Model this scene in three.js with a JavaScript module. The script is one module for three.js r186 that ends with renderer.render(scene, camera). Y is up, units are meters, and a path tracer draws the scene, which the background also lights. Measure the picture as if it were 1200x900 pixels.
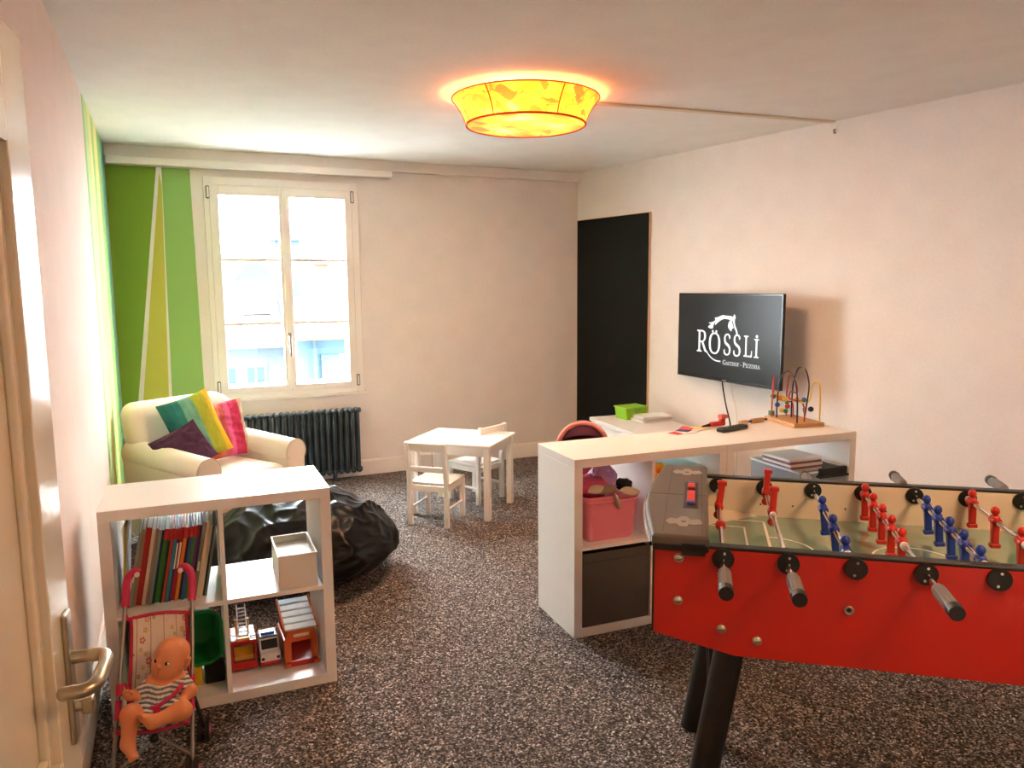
import * as THREE from 'three';
import { RoundedBoxGeometry } from 'three/addons/geometries/RoundedBoxGeometry.js';
import { mergeGeometries, mergeVertices } from 'three/addons/utils/BufferGeometryUtils.js';
import { MarchingCubes } from 'three/addons/objects/MarchingCubes.js';
import { RectAreaLightUniformsLib } from 'three/addons/lights/RectAreaLightUniformsLib.js';

// ---------------------------------------------------------------- camera, sky, exposure
const scene = new THREE.Scene();
const PITCH = 0.1278, YAW = 0.4259, ROLL = -0.0076;
const camera = new THREE.PerspectiveCamera(53.606, 4 / 3, 0.05, 100);
{
  const fw = new THREE.Vector3(Math.sin(YAW) * Math.cos(PITCH), -Math.sin(PITCH), -Math.cos(YAW) * Math.cos(PITCH));
  const rt = new THREE.Vector3(Math.cos(YAW), 0, Math.sin(YAW));
  const up = new THREE.Vector3().crossVectors(rt, fw);
  camera.position.set(0.3162, 1.4956, 5.944);
  camera.up.copy(up.multiplyScalar(Math.cos(ROLL)).addScaledVector(rt, -Math.sin(ROLL)));
  camera.lookAt(camera.position.clone().add(fw));
}
scene.add(camera);
scene.background = new THREE.Color(0.87, 0.95, 1.0);
scene.backgroundIntensity = 17;
const renderer = new THREE.WebGLRenderer();
renderer.toneMapping = THREE.LinearToneMapping;
renderer.toneMappingExposure = 3.7;
renderer.shadowMap.enabled = true;
RectAreaLightUniformsLib.init();
const LAMP_POWER = 1.0;

// ---------------------------------------------------------------- helpers
let seed = 7;
function rnd() { seed = (seed * 1664525 + 1013904223) >>> 0; return seed / 4294967296; }
const rr = (a, b) => a + (b - a) * rnd();
const V = (x, y, z) => new THREE.Vector3(x, y, z);
const taken = new Map();
function numbered(name) { const n = taken.get(name) ?? 0; taken.set(name, n + 1); return n ? name + '_' + String(n).padStart(3, '0') : name; }
function clean(g) {
  g = g.index ? g.toNonIndexed() : g;
  for (const k of Object.keys(g.attributes)) if (!['position', 'normal', 'uv', 'color'].includes(k)) g.deleteAttribute(k);
  if (!g.attributes.uv) g.setAttribute('uv', new THREE.BufferAttribute(new Float32Array(g.attributes.position.count * 2), 2));
  return g;
}
function merge(list) {
  if (!Array.isArray(list)) return list;
  if (list.length === 1) return list[0];
  const gs = list.map(clean);
  const anyC = gs.some((g) => g.attributes.color);
  if (anyC) for (const g of gs) if (!g.attributes.color) g.setAttribute('color', new THREE.BufferAttribute(new Float32Array(g.attributes.position.count * 3).fill(1), 3));
  return mergeGeometries(gs);
}
function mesh(name, geo, mat, parent = scene, label) {
  const m = new THREE.Mesh(merge(geo), mat);
  m.name = parent === scene ? numbered(name) : name;
  m.castShadow = true; m.receiveShadow = true;
  if (label) m.userData.label = label;
  parent.add(m);
  return m;
}
function tag(o, label, category, group) { o.userData.label = label; o.userData.category = category; if (group) o.userData.group = group; return o; }
function thing(name, label, category, pos = [0, 0, 0], turn = 0, group) {
  const g = new THREE.Group(); g.name = numbered(name);
  g.position.set(...pos); g.rotation.y = turn;
  tag(g, label, category, group); scene.add(g);
  return g;
}
function struct(name, geo, mat, label) { const m = mesh(name, geo, mat); m.userData.kind = 'structure'; m.userData.label = label; return m; }
function structGroup(name, label, pos = [0, 0, 0], turn = 0) {
  const g = new THREE.Group(); g.name = name; g.position.set(...pos); g.rotation.y = turn;
  g.userData.kind = 'structure'; g.userData.label = label; scene.add(g); return g;
}
// box given by min and max corners
function bx(x0, x1, y0, y1, z0, z1, r = 0.003, seg = 1) {
  const w = x1 - x0, h = y1 - y0, d = z1 - z0;
  const g = r > 0 ? new RoundedBoxGeometry(w, h, d, seg, Math.min(r, w / 2.01, h / 2.01, d / 2.01)) : new THREE.BoxGeometry(w, h, d);
  return g.translate((x0 + x1) / 2, (y0 + y1) / 2, (z0 + z1) / 2);
}
function cyl(r0, r1, h, seg = 24, open = false) { return new THREE.CylinderGeometry(r1, r0, h, seg, 1, open); } // r0 bottom, r1 top
function rod(a, b, r, seg = 12, r2 = r) { // cylinder from a to b
  const A = V(...a), B = V(...b), d = B.clone().sub(A), L = d.length();
  const g = new THREE.CylinderGeometry(r2, r, L, seg);
  g.translate(0, L / 2, 0).applyQuaternion(new THREE.Quaternion().setFromUnitVectors(V(0, 1, 0), d.normalize()));
  return g.translate(A.x, A.y, A.z);
}
function tube(pts, r, seg = 40, rad = 8, closed = false, tension = 0.5) {
  return new THREE.TubeGeometry(new THREE.CatmullRomCurve3(pts.map((p) => V(...p)), closed, 'catmullrom', tension), seg, r, rad, closed);
}
function ball(r, x, y, z, sx = 1, sy = 1, sz = 1, s = 16) { return new THREE.SphereGeometry(r, s, Math.max(8, s * 0.7 | 0)).scale(sx, sy, sz).translate(x, y, z); }
function extrude(pts, depth, bevel = 0, seg = 2) { // pts: [x,y] polygon, extruded along +z
  const sh = new THREE.Shape(pts.map((p) => new THREE.Vector2(p[0], p[1])));
  return new THREE.ExtrudeGeometry(sh, { depth: depth - 2 * bevel, bevelEnabled: bevel > 0, bevelThickness: bevel, bevelSize: bevel, bevelOffset: -bevel, bevelSegments: seg, steps: 1, curveSegments: 16 }).translate(0, 0, bevel);
}
function lathe(pts, seg = 48) { return new THREE.LatheGeometry(pts.map((p) => new THREE.Vector2(p[0], p[1])), seg); }
function place(g, x, y, z, rx = 0, ry = 0, rz = 0) { return g.applyMatrix4(new THREE.Matrix4().compose(V(x, y, z), new THREE.Quaternion().setFromEuler(new THREE.Euler(rx, ry, rz)), V(1, 1, 1))); }
function boxUV(g) { // uv in metres by dominant axis
  g = clean(g); const p = g.attributes.position, n = g.attributes.normal, uv = g.attributes.uv;
  for (let i = 0; i < p.count; i++) {
    const ax = Math.abs(n.getX(i)), ay = Math.abs(n.getY(i)), az = Math.abs(n.getZ(i));
    if (ay >= ax && ay >= az) uv.setXY(i, p.getX(i), p.getZ(i)); else if (ax >= az) uv.setXY(i, p.getZ(i), p.getY(i)); else uv.setXY(i, p.getX(i), p.getY(i));
  }
  return g;
}
function smoothed(g) { g = g.clone(); g.deleteAttribute('normal'); if (g.attributes.uv) g.deleteAttribute('uv'); g = mergeVertices(g, 1e-5); g.computeVertexNormals(); return g; }

// value noise
function hash3(x, y, z) { let h = (x * 374761393 + y * 668265263 + z * 2147483647) | 0; h = Math.imul(h ^ (h >>> 13), 1274126177); h ^= h >>> 16; return (h >>> 0) / 4294967296; }
function noise3(x, y, z) {
  const X = Math.floor(x), Y = Math.floor(y), Z = Math.floor(z), f = (t) => t * t * (3 - 2 * t);
  const u = f(x - X), v = f(y - Y), w = f(z - Z), L = (a, b, t) => a + (b - a) * t;
  return L(L(L(hash3(X, Y, Z), hash3(X + 1, Y, Z), u), L(hash3(X, Y + 1, Z), hash3(X + 1, Y + 1, Z), u), v),
    L(L(hash3(X, Y, Z + 1), hash3(X + 1, Y, Z + 1), u), L(hash3(X, Y + 1, Z + 1), hash3(X + 1, Y + 1, Z + 1), u), v), w);
}
const fbm = (x, y, z, o = 4) => { let s = 0, a = 0.5, n = 0; for (let i = 0; i < o; i++) { s += a * noise3(x, y, z); n += a; a *= 0.5; x *= 2.03; y *= 2.03; z *= 2.03; } return s / n; };

// ---------------------------------------------------------------- textures
function dataTex(N, fn, srgb, rep) {
  const d = new Uint8Array(N * N * 4);
  for (let y = 0; y < N; y++) for (let x = 0; x < N; x++) { const c = fn(x, y), i = (y * N + x) * 4; d[i] = c[0]; d[i + 1] = c[1]; d[i + 2] = c[2]; d[i + 3] = 255; }
  const t = new THREE.DataTexture(d, N, N); t.magFilter = THREE.LinearFilter; t.minFilter = THREE.LinearMipmapLinearFilter; t.generateMipmaps = true;
  t.wrapS = t.wrapT = THREE.RepeatWrapping; if (srgb) t.colorSpace = THREE.SRGBColorSpace; if (rep) t.repeat.set(rep, rep); t.needsUpdate = true;
  return t;
}
// tileable value noise
function tileNoise(N, cell, s) { const G = N / cell; return (x, y) => { const a = x / cell, b = y / cell, X = Math.floor(a), Y = Math.floor(b), f = (t) => t * t * (3 - 2 * t), u = f(a - X), v = f(b - Y), h = (i, j) => hash3(((i % G) + G) % G, ((j % G) + G) % G, s); return (h(X, Y) * (1 - u) + h(X + 1, Y) * u) * (1 - v) + (h(X, Y + 1) * (1 - u) + h(X + 1, Y + 1) * u) * v; }; }
// carpet of short speckled tufts
const CN = 2048, CC = 4, CG = CN / CC;
const tuftCol = [[38, 33, 31], [60, 52, 48], [86, 75, 69], [112, 99, 92], [140, 126, 117], [172, 158, 147], [208, 197, 186]], tuftW = [0.17, 0.37, 0.57, 0.74, 0.88, 0.965, 1];
const cj = new Float32Array(CG * CG * 2), cc = new Uint8Array(CG * CG), ch = new Float32Array(CG * CG);
for (let i = 0; i < CG * CG; i++) { cj[2 * i] = rnd(); cj[2 * i + 1] = rnd(); const r = rnd(); cc[i] = tuftW.findIndex((w) => r <= w); ch[i] = rnd(); }
const cId = new Int32Array(CN * CN), cD = new Float32Array(CN * CN);
for (let y = 0; y < CN; y++) for (let x = 0; x < CN; x++) {
  const X = Math.floor(x / CC), Y = Math.floor(y / CC); let best = 1e9, id = 0;
  for (let j = -1; j <= 1; j++) for (let i = -1; i <= 1; i++) {
    const k = ((Y + j + CG) % CG) * CG + ((X + i + CG) % CG), px = (X + i + cj[2 * k]) * CC, py = (Y + j + cj[2 * k + 1]) * CC;
    const a = ch[k] * 3.14, dx = x - px, dy = y - py, u = dx * Math.cos(a) + dy * Math.sin(a), w = -dx * Math.sin(a) + dy * Math.cos(a), d = u * u * 0.45 + w * w * 1.6;
    if (d < best) { best = d; id = k; }
  }
  cId[y * CN + x] = id; cD[y * CN + x] = best;
}
const carpetMap = dataTex(CN, (x, y) => { const k = cId[y * CN + x], c = tuftCol[cc[k]], v = 0.9 + 0.2 * ch[k]; return [c[0] * v, c[1] * v, c[2] * v]; }, true, 1 / 3.0);
const carpetBump = dataTex(1024, (x, y) => { const i = (y * 2) * CN + x * 2, v = 255 * Math.max(0, Math.min(1, 0.35 + 0.5 * ch[cId[i]] - cD[i] * 0.06)); return [v, v, v]; }, false, 1 / 3.0);
// plaster
const pn1 = tileNoise(512, 64, 1), pn2 = tileNoise(512, 16, 2), pn3 = tileNoise(512, 4, 3);
const plasterBump = dataTex(512, (x, y) => { const v = 255 * (0.5 * pn1(x, y) + 0.25 * pn2(x, y) + 0.25 * pn3(x, y)); return [v, v, v]; }, false, 1 / 0.9);
const plasterTone = dataTex(512, (x, y) => { const v = 248 + 5 * (pn1(x, y) - 0.5) + 5 * (pn3(x, y) - 0.5); return [v, v, v]; }, true, 1 / 0.9);
const weave = dataTex(256, (x, y) => { const a = Math.sin(x * Math.PI / 4), b = Math.sin(y * Math.PI / 4), v = 128 + 60 * a * b + 50 * (hash3(x, y, 9) - 0.5); return [v, v, v]; }, false, 1 / 0.12);
const wn1 = tileNoise(256, 64, 5), wn2 = tileNoise(256, 16, 6);
const woodMap = dataTex(256, (x, y) => { const g = 0.5 + 0.5 * Math.sin((y / 256 * 26 + wn1(x, y) * 3.2) * 6.283) * 0.5 + (wn2(x, y * 4 % 256) - 0.5) * 0.5, m = Math.max(0, Math.min(1, g)); return [214 - 34 * m, 168 - 40 * m, 112 - 38 * m]; }, true, 1 / 0.3);

// ---------------------------------------------------------------- materials
const C = (hex) => new THREE.Color(hex);
function M(hex, rough = 0.6, o = {}) { return new THREE.MeshPhysicalMaterial({ color: C(hex), roughness: rough, ...o }); }
const wallPaint = M('#f3ece6', 0.85, { map: plasterTone, bumpMap: plasterBump, bumpScale: 0.0012 });
const ceilPaint = M('#f8f5ef', 0.9, { map: plasterTone, bumpMap: plasterBump, bumpScale: 0.0015 });
const wallPeach = M('#efdccd', 0.85, { map: plasterTone, bumpMap: plasterBump, bumpScale: 0.0012 });
const trimPaint = M('#f0e6dd', 0.45);
const whiteLac = M('#f1ede6', 0.32);
const whiteWood = M('#f3eee8', 0.42);
const winPaint = M('#f2efe8', 0.35);
const chrome = M('#ececec', 0.1, { metalness: 1 });
const steel = M('#b9b2a6', 0.3, { metalness: 1 });
const blackPl = M('#151515', 0.4);
const glassPane = new THREE.MeshPhysicalMaterial({ color: 0xffffff, roughness: 0, transmission: 1, thickness: 0, ior: 1.45 });
const carpet = new THREE.MeshStandardMaterial({ map: carpetMap, bumpMap: carpetBump, bumpScale: 0.006, roughness: 1 });

// ---------------------------------------------------------------- room shell
const H = 2.465, XR = 3.656, RA = 0.1566, ZF = 7.0;
const wallX = (z) => XR + Math.tan(RA) * z;
const TR = -(Math.PI / 2 - RA); // turn of anything that hangs on the right wall: local x runs along it, local z into the room
struct('floor', boxUV(bx(-0.2, 5.2, -0.1, 0, -0.3, ZF + 0.2, 0)), carpet, 'dark brown and grey speckled loop pile carpet');
struct('ceiling', boxUV(bx(-0.2, 5.2, H, H + 0.2, -0.35, ZF + 0.2, 0)), ceilPaint, 'white plaster ceiling');
const wallLeft = struct('wall_left', boxUV(bx(-0.2, 0, 0, H, -0.35, ZF + 0.2, 0)), wallPeach, 'pale peach plastered wall with painted stripes at its far end');
const WX0 = 0.665, WX1 = 1.655, WY0 = 0.745, WY1 = 2.21; // window opening
const wallBack = struct('wall_back', boxUV(merge([bx(-0.2, WX0, 0, H, -0.3, 0, 0), bx(WX1, 4.1, 0, H, -0.3, 0, 0), bx(WX0, WX1, 0, WY0, -0.3, 0, 0), bx(WX0, WX1, WY1, H, -0.3, 0, 0)])), wallPaint, 'pale pink plastered wall with the window and green painted fields');
struct('wall_front', boxUV(bx(-0.2, 5.2, 0, H, ZF, ZF + 0.2, 0)), wallPaint, 'pale pink plastered wall');
{
  const g = boxUV(bx(-0.4, 7.6, 0, H, -0.2, 0, 0)), w = struct('wall_right', g, wallPaint, 'long pale pink plastered wall');
  w.position.set(XR, 0, 0); w.rotation.y = TR;
}
{ // skirting boards
  const prof = [[0, 0], [0.016, 0], [0.016, 0.112], [0.01, 0.125], [0, 0.125]];
  const run = (L) => extrude(prof, L).rotateY(-Math.PI / 2).translate(L, 0, 0); // runs along +x, depth towards +z
  const b = struct('baseboard_back', run(3.64), trimPaint, 'white skirting board under the window wall'); b.position.set(0.02, 0, 0);
  const l = struct('baseboard_left', extrude(prof, 6.9), trimPaint, 'white skirting board along the left wall'); l.position.set(0, 0, 0.03);
  const r = struct('baseboard_right', run(6.9), trimPaint, 'white skirting board along the right wall'); r.position.set(XR, 0, 0); r.rotation.y = TR; r.translateX(0.05);
}
// plaster beam and curtain rail above the window
struct('trim_1', boxUV(bx(0.002, 3.68, 2.385, H, 0, 0.05, 0.004)), wallPaint, 'shallow plaster beam running along the top of the window wall');
{
  const g = thing('curtain_rail', 'long white curtain rail fixed under the beam above the window', 'curtain rail', [0, 0, 0]);
  mesh('rail_body', bx(0.012, 1.975, 2.335, 2.387, 0.0, 0.085, 0.006), whiteLac, g);
  mesh('track', [bx(0.03, 1.96, 2.331, 2.336, 0.02, 0.03, 0), bx(0.03, 1.96, 2.331, 2.336, 0.05, 0.06, 0)], M('#c9c7c2', 0.4), g);
}
// painted fields: thin coats of paint on the walls
const gDark = M('#7b9f2e', 0.8), gYel = M('#c3c050', 0.8), gMid = M('#92bd68', 0.8), gPale = M('#b4cc88', 0.8), gTeal = M('#7cc4ae', 0.8), gCream = M('#d8d07c', 0.8);
const coat = (pts, mat) => mesh('painted_field', extrude(pts, 0.0008).translate(0, 0, 0.0002), mat, wallBack);
coat([[0.002, 2.333], [0.318, 2.333], [0.015, 0.005], [0.002, 0.005]], gDark);
coat([[0.336, 2.30], [0.348, 2.2], [0.285, 0.005], [0.05, 0.005]], gYel);
coat([[0.352, 2.333], [0.532, 2.333], [0.55, 0.005], [0.315, 0.005]], gMid);
const lcoat = (pts, mat) => mesh('painted_stripe', extrude(pts.map(([z, y]) => [-z, y]), 0.0008).rotateY(Math.PI / 2).translate(0.0002, 0, 0), mat, wallLeft);
// on the left wall: [z, y] corners
lcoat([[1.5, H], [1.44, H], [1.40, 0.01], [1.5, 0.01]], gMid);
lcoat([[1.43, H], [1.22, H], [1.18, 0.01], [1.39, 0.01]], gPale);
lcoat([[1.20, H], [1.0, H], [1.02, 0.01], [1.16, 0.01]], gCream);
lcoat([[0.985, H], [0.86, H], [0.90, 0.01], [1.0, 0.01]], gMid);
lcoat([[0.84, H], [0.60, H], [0.70, 0.01], [0.88, 0.01]], gCream);
lcoat([[0.58, H], [0.36, H], [0.3, 0.01], [0.66, 0.01]], gMid);
lcoat([[0.34, H], [0.02, H], [0.02, 0.01], [0.27, 0.01]], gTeal);

// ---------------------------------------------------------------- window
{
  const w = structGroup('window_1', 'white two-leaf casement window with three panes in each leaf');
  const frame = (name, x0, x1, y0, y1, z0, z1, t, mat = winPaint, par = w) => mesh(name, [bx(x0, x0 + t, y0, y1, z0, z1), bx(x1 - t, x1, y0, y1, z0, z1), bx(x0 + t, x1 - t, y1 - t, y1, z0, z1), bx(x0 + t, x1 - t, y0, y0 + t, z0, z1)], mat, par);
  frame('casing', 0.612, 1.718, 0.682, 2.287, 0.001, 0.016, 0.056);
  mesh('window_sill', bx(0.60, 1.735, 0.662, 0.684, 0.001, 0.03), winPaint, w);
  mesh('reveal', [bx(WX0, WX0 + 0.012, WY0, WY1, -0.29, -0.02, 0), bx(WX1 - 0.012, WX1, WY0, WY1, -0.29, -0.02, 0), bx(WX0, WX1, WY1 - 0.012, WY1, -0.29, -0.02, 0), bx(WX0, WX1, WY0, WY0 + 0.012, -0.29, -0.02, 0)], winPaint, w);
  for (const [x0, x1, tl, tr] of [[0.648, 1.158, 0.062, 0.036], [1.162, 1.666, 0.038, 0.056]]) {
    const y0 = 0.722, y1 = 2.23, z0 = -0.03, z1 = 0.024, gx0 = x0 + tl, gx1 = x1 - tr, gy0 = 0.766, gy1 = 2.163;
    const s = mesh('sash', [bx(x0, gx0, y0, y1, z0, z1), bx(gx1, x1, y0, y1, z0, z1), bx(gx0, gx1, gy1, y1, z0, z1), bx(gx0, gx1, y0, gy0, z0, z1)], winPaint, w);
    for (const y of [1.702, 1.235]) mesh('glazing_bar', bx(gx0, gx1, y - 0.011, y + 0.011, -0.022, 0.012), winPaint, s);
    for (const [a, b] of [[gy0, 1.224], [1.246, 1.691], [1.713, gy1]]) mesh('pane', bx(gx0, gx1, a, b, -0.006, -0.004, 0), glassPane, s);
  }
  mesh('meeting_bar', bx(1.143, 1.178, 0.735, 2.21, 0.022, 0.032), winPaint, w);
  for (const [x, y] of [[0.64, 2.176], [1.668, 2.18], [0.645, 0.775], [1.672, 0.775]]) {
    const h = mesh('hinge', bx(x - 0.013, x + 0.013, y - 0.045, y + 0.045, 0.014, 0.034, 0.008, 2), M('#77736c', 0.35, { metalness: 0.6 }), w);
    mesh('hinge_cover', bx(x - 0.007, x + 0.007, y - 0.037, y + 0.037, 0.03, 0.038, 0.005, 2), winPaint, h);
  }
  const hd = mesh('window_handle', [bx(1.147, 1.174, 1.07, 1.16, 0.03, 0.04, 0.006, 2), rod([1.16, 1.135, 0.038], [1.16, 1.135, 0.075], 0.009), bx(1.151, 1.169, 0.985, 1.145, 0.066, 0.082, 0.007, 2)], M('#8f8a80', 0.35, { metalness: 0.6 }), w);
}

// ---------------------------------------------------------------- door leaf standing open against the left wall
{
  const d = structGroup('door_1', 'glossy cream painted panel door standing open against the left wall', [0.05, 0, 5.27], 1.4736);
  const paint = M('#e6dcc2', 0.22, { clearcoat: 0.6, clearcoatRoughness: 0.12 });
  const W = 0.824, T = 1.898, ST = 0.122;
  mesh('stile', bx(W - ST, W, 0.01, T, -0.04, 0, 0.003), paint, d);
  mesh('stile', bx(0, ST, 0.01, T, -0.04, 0, 0.003), paint, d);
  mesh('top_rail', bx(ST, W - ST, 1.715, T, -0.04, 0, 0.002), paint, d);
  mesh('middle_rail', bx(ST, W - ST, 0.62, 0.72, -0.04, 0, 0.002), paint, d);
  mesh('bottom_rail', bx(ST, W - ST, 0.01, 0.2, -0.04, 0, 0.002), paint, d);
  for (const [y0, y1] of [[0.2, 0.62], [0.72, 1.715]]) {
    mesh('panel', bx(ST - 0.004, W - ST + 0.004, y0 - 0.004, y1 + 0.004, -0.034, -0.027, 0), paint, d);
    const q = 0.022, a = ST + 0.004, b = W - ST - 0.004, c = y0 + 0.004, e = y1 - 0.004;
    mesh('moulding', [bx(a, a + q, c, e, -0.028, -0.012, 0.006, 2), bx(b - q, b, c, e, -0.028, -0.012, 0.006, 2), bx(a + q, b - q, c, c + q, -0.028, -0.012, 0.006, 2), bx(a + q, b - q, e - q, e, -0.028, -0.012, 0.006, 2)], paint, d);
  }
  const brass = M('#b9ab92', 0.28, { metalness: 1 });
  const hx = W - 0.045;
  mesh('handle_plate', bx(hx - 0.018, hx + 0.018, 0.712, 0.948, 0, 0.009, 0.004, 2), brass, d);
  mesh('door_handle', tube([[hx, 0.865, 0.006], [hx, 0.865, 0.035], [hx - 0.006, 0.865, 0.058], [hx - 0.03, 0.865, 0.066], [hx - 0.075, 0.864, 0.066], [hx - 0.105, 0.863, 0.064], [hx - 0.122, 0.862, 0.05], [hx - 0.126, 0.862, 0.022]], 0.0115, 60, 14), brass, d);
  mesh('handle_end', ball(0.0115, hx - 0.126, 0.862, 0.022), brass, d);
  mesh('thumb_turn', [rod([hx, 0.776, 0.006], [hx, 0.776, 0.02], 0.01), bx(hx - 0.011, hx + 0.011, 0.762, 0.79, 0.018, 0.038, 0.004, 2)], brass, d);
}

// ---------------------------------------------------------------- ceiling lamp
function ceilingLamp(lampX, lampZ, label) {
  const L = thing('ceiling_lamp', label, 'ceiling lamp', [lampX, 0, lampZ], 0, 'ceiling lamps');
  const dye = (W, Hh, sx, n, pale) => { // batik swirls dyed into the cloth
    const cv = document.createElement('canvas'); cv.width = W; cv.height = Hh; const c = cv.getContext('2d'); seed = 4242;
    c.fillStyle = '#ffab1e'; c.fillRect(0, 0, W, Hh);
    for (let i = 0; i < n; i++) {
      const x = rnd() * W, y = rnd() * Hh, w = rr(60, 200) * sx, h = rr(40, 170);
      c.fillStyle = ['#ffd84a', '#ff8c0c', '#ea5a06', '#ffc830', '#d8440a', '#ffe878'][i % 6]; c.globalAlpha = rr(0.4, 0.9);
      for (const ox of [-W, 0, W]) { c.beginPath(); c.moveTo(x + ox, y); c.bezierCurveTo(x + ox + w * 0.4, y - h, x + ox + w * 0.8, y + h, x + ox + w, y - h * 0.4); c.bezierCurveTo(x + ox + w * 0.7, y + h * 1.2, x + ox + w * 0.3, y + h * 0.3, x + ox, y); c.fill(); }
    }
    c.globalAlpha = 0.8; c.strokeStyle = '#d9480c';
    for (let i = 0; i < n / 2; i++) { const x = rnd() * W, y = rnd() * Hh; c.lineWidth = rr(2, 7); c.beginPath(); c.moveTo(x, y); c.bezierCurveTo(x + rr(-40, 60) * sx, y + rr(-90, 90), x + rr(20, 120) * sx, y + rr(-90, 90), x + rr(40, 160) * sx, y + rr(-110, 110)); c.stroke(); }
    if (pale) { c.globalAlpha = 0.3; c.fillStyle = '#fff4e2'; c.fillRect(0, 0, W, Hh); }
    const t = new THREE.CanvasTexture(cv); t.colorSpace = THREE.SRGBColorSpace; t.wrapS = THREE.RepeatWrapping; return t;
  };
  // the cloth itself is a pale dyed silk; what the eye sees of it when lit is the saturated dye
  const clothOf = (W, Hh, sx, n, e) => new THREE.MeshPhysicalMaterial({ map: dye(W, Hh, sx, n, true), roughness: 1, transmission: 0.3, thickness: 0, emissive: 0xffffff, emissiveMap: dye(W, Hh, sx, n, false), emissiveIntensity: e, side: THREE.DoubleSide });
  const cloth = clothOf(1024, 256, 0.35, 110, 0.10), clothB = clothOf(512, 512, 0.9, 46, 0.12);
  const y0 = 2.312, y1 = 2.440, r0 = 0.305, r1 = 0.376;
  const prof = []; for (let i = 0; i <= 12; i++) { const t = i / 12; prof.push([r0 + (r1 - r0) * (0.35 * t + 0.65 * t * t), y0 + (y1 - y0) * t]); }
  mesh('shade_side', lathe(prof, 72), cloth, L);
  { const g = new THREE.CircleGeometry(r0, 72).rotateX(Math.PI / 2).translate(0, y0, 0); mesh('shade_bottom', g, clothB, L); }
  const red = M('#c8481c', 0.7);
  mesh('lower_ring', new THREE.TorusGeometry(r0, 0.0055, 8, 72).rotateX(Math.PI / 2).translate(0, y0, 0), red, L);
  mesh('upper_ring', new THREE.TorusGeometry(r1, 0.0035, 8, 72).rotateX(Math.PI / 2).translate(0, y1, 0), red, L);
  for (let k = 0; k < 6; k++) { const a = 0.45 + k * Math.PI / 3; mesh('seam', tube(prof.map(([r, y]) => [(r + 0.001) * Math.cos(a), y, (r + 0.001) * Math.sin(a)]), 0.003, 16, 6), red, L); }
  mesh('ceiling_plate', lathe([[0, H], [0.07, H], [0.07, H - 0.02], [0, H - 0.022]], 32), whiteLac, L);
  for (let k = 0; k < 3; k++) {
    const a = 0.3 + k * 2.0944, x = 0.16 * Math.cos(a), z = 0.16 * Math.sin(a);
    mesh('bracket', rod([0.05 * Math.cos(a), H - 0.014, 0.05 * Math.sin(a)], [x, 2.37, z], 0.006), whiteLac, L);
    const b = mesh('bulb', ball(0.024, x, 2.352, z, 1, 1.15, 1), new THREE.MeshStandardMaterial({ color: 0xfff1d0, emissive: 0xffc27a, emissiveIntensity: 0.8 * LAMP_POWER }), L);
    const p = new THREE.PointLight(0xffb070, 0.24 * LAMP_POWER, 0, 2); p.position.set(lampX + x, 2.352, lampZ + z); p.castShadow = true; p.shadow.radius = 1.2; scene.add(p);
  }
  const ra = new THREE.RectAreaLight(0xffdcb2, 8.6 * LAMP_POWER, 0.52, 0.52); ra.position.set(lampX, y0 - 0.012, lampZ); ra.lookAt(lampX, 0, lampZ); scene.add(ra);
}
ceilingLamp(2.055, 2.306, 'round orange and yellow fabric ceiling lamp with flared shade, lit, cable strip beside it');
ceilingLamp(2.15, 5.75, 'added unseen second round orange fabric ceiling lamp, lit, above the end of the room with the door');  // added out of view to throw warm light on camera-facing surfaces
// cable strip on the ceiling and its hook
{
  const g = thing('cable_cover', 'narrow beige cable strip crossing the ceiling from lamp to wall', 'cable cover');
  const a = [2.44, 2.458, 2.30], b = [4.03, 2.458, 2.45], L = Math.hypot(b[0] - a[0], b[2] - a[2]);
  mesh('strip', place(bx(0, L, -0.006, 0.006, -0.019, 0.019, 0.004), ...a, 0, -Math.atan2(b[2] - a[2], b[0] - a[0]), 0), M('#e3d3ba', 0.7), g);
  const h = thing('wall_hook', 'small pale cable hook where wall meets ceiling', 'hook', [wallX(2.46), 2.43, 2.46], TR);
  mesh('plate', bx(-0.012, 0.012, -0.03, 0.012, 0.001, 0.008, 0.003), whiteLac, h);
  mesh('eyelet', new THREE.TorusGeometry(0.011, 0.003, 8, 20).rotateY(Math.PI / 2).translate(0, -0.028, 0.014), M('#5a4a3c', 0.4, { metalness: 0.7 }), h);
}

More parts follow.
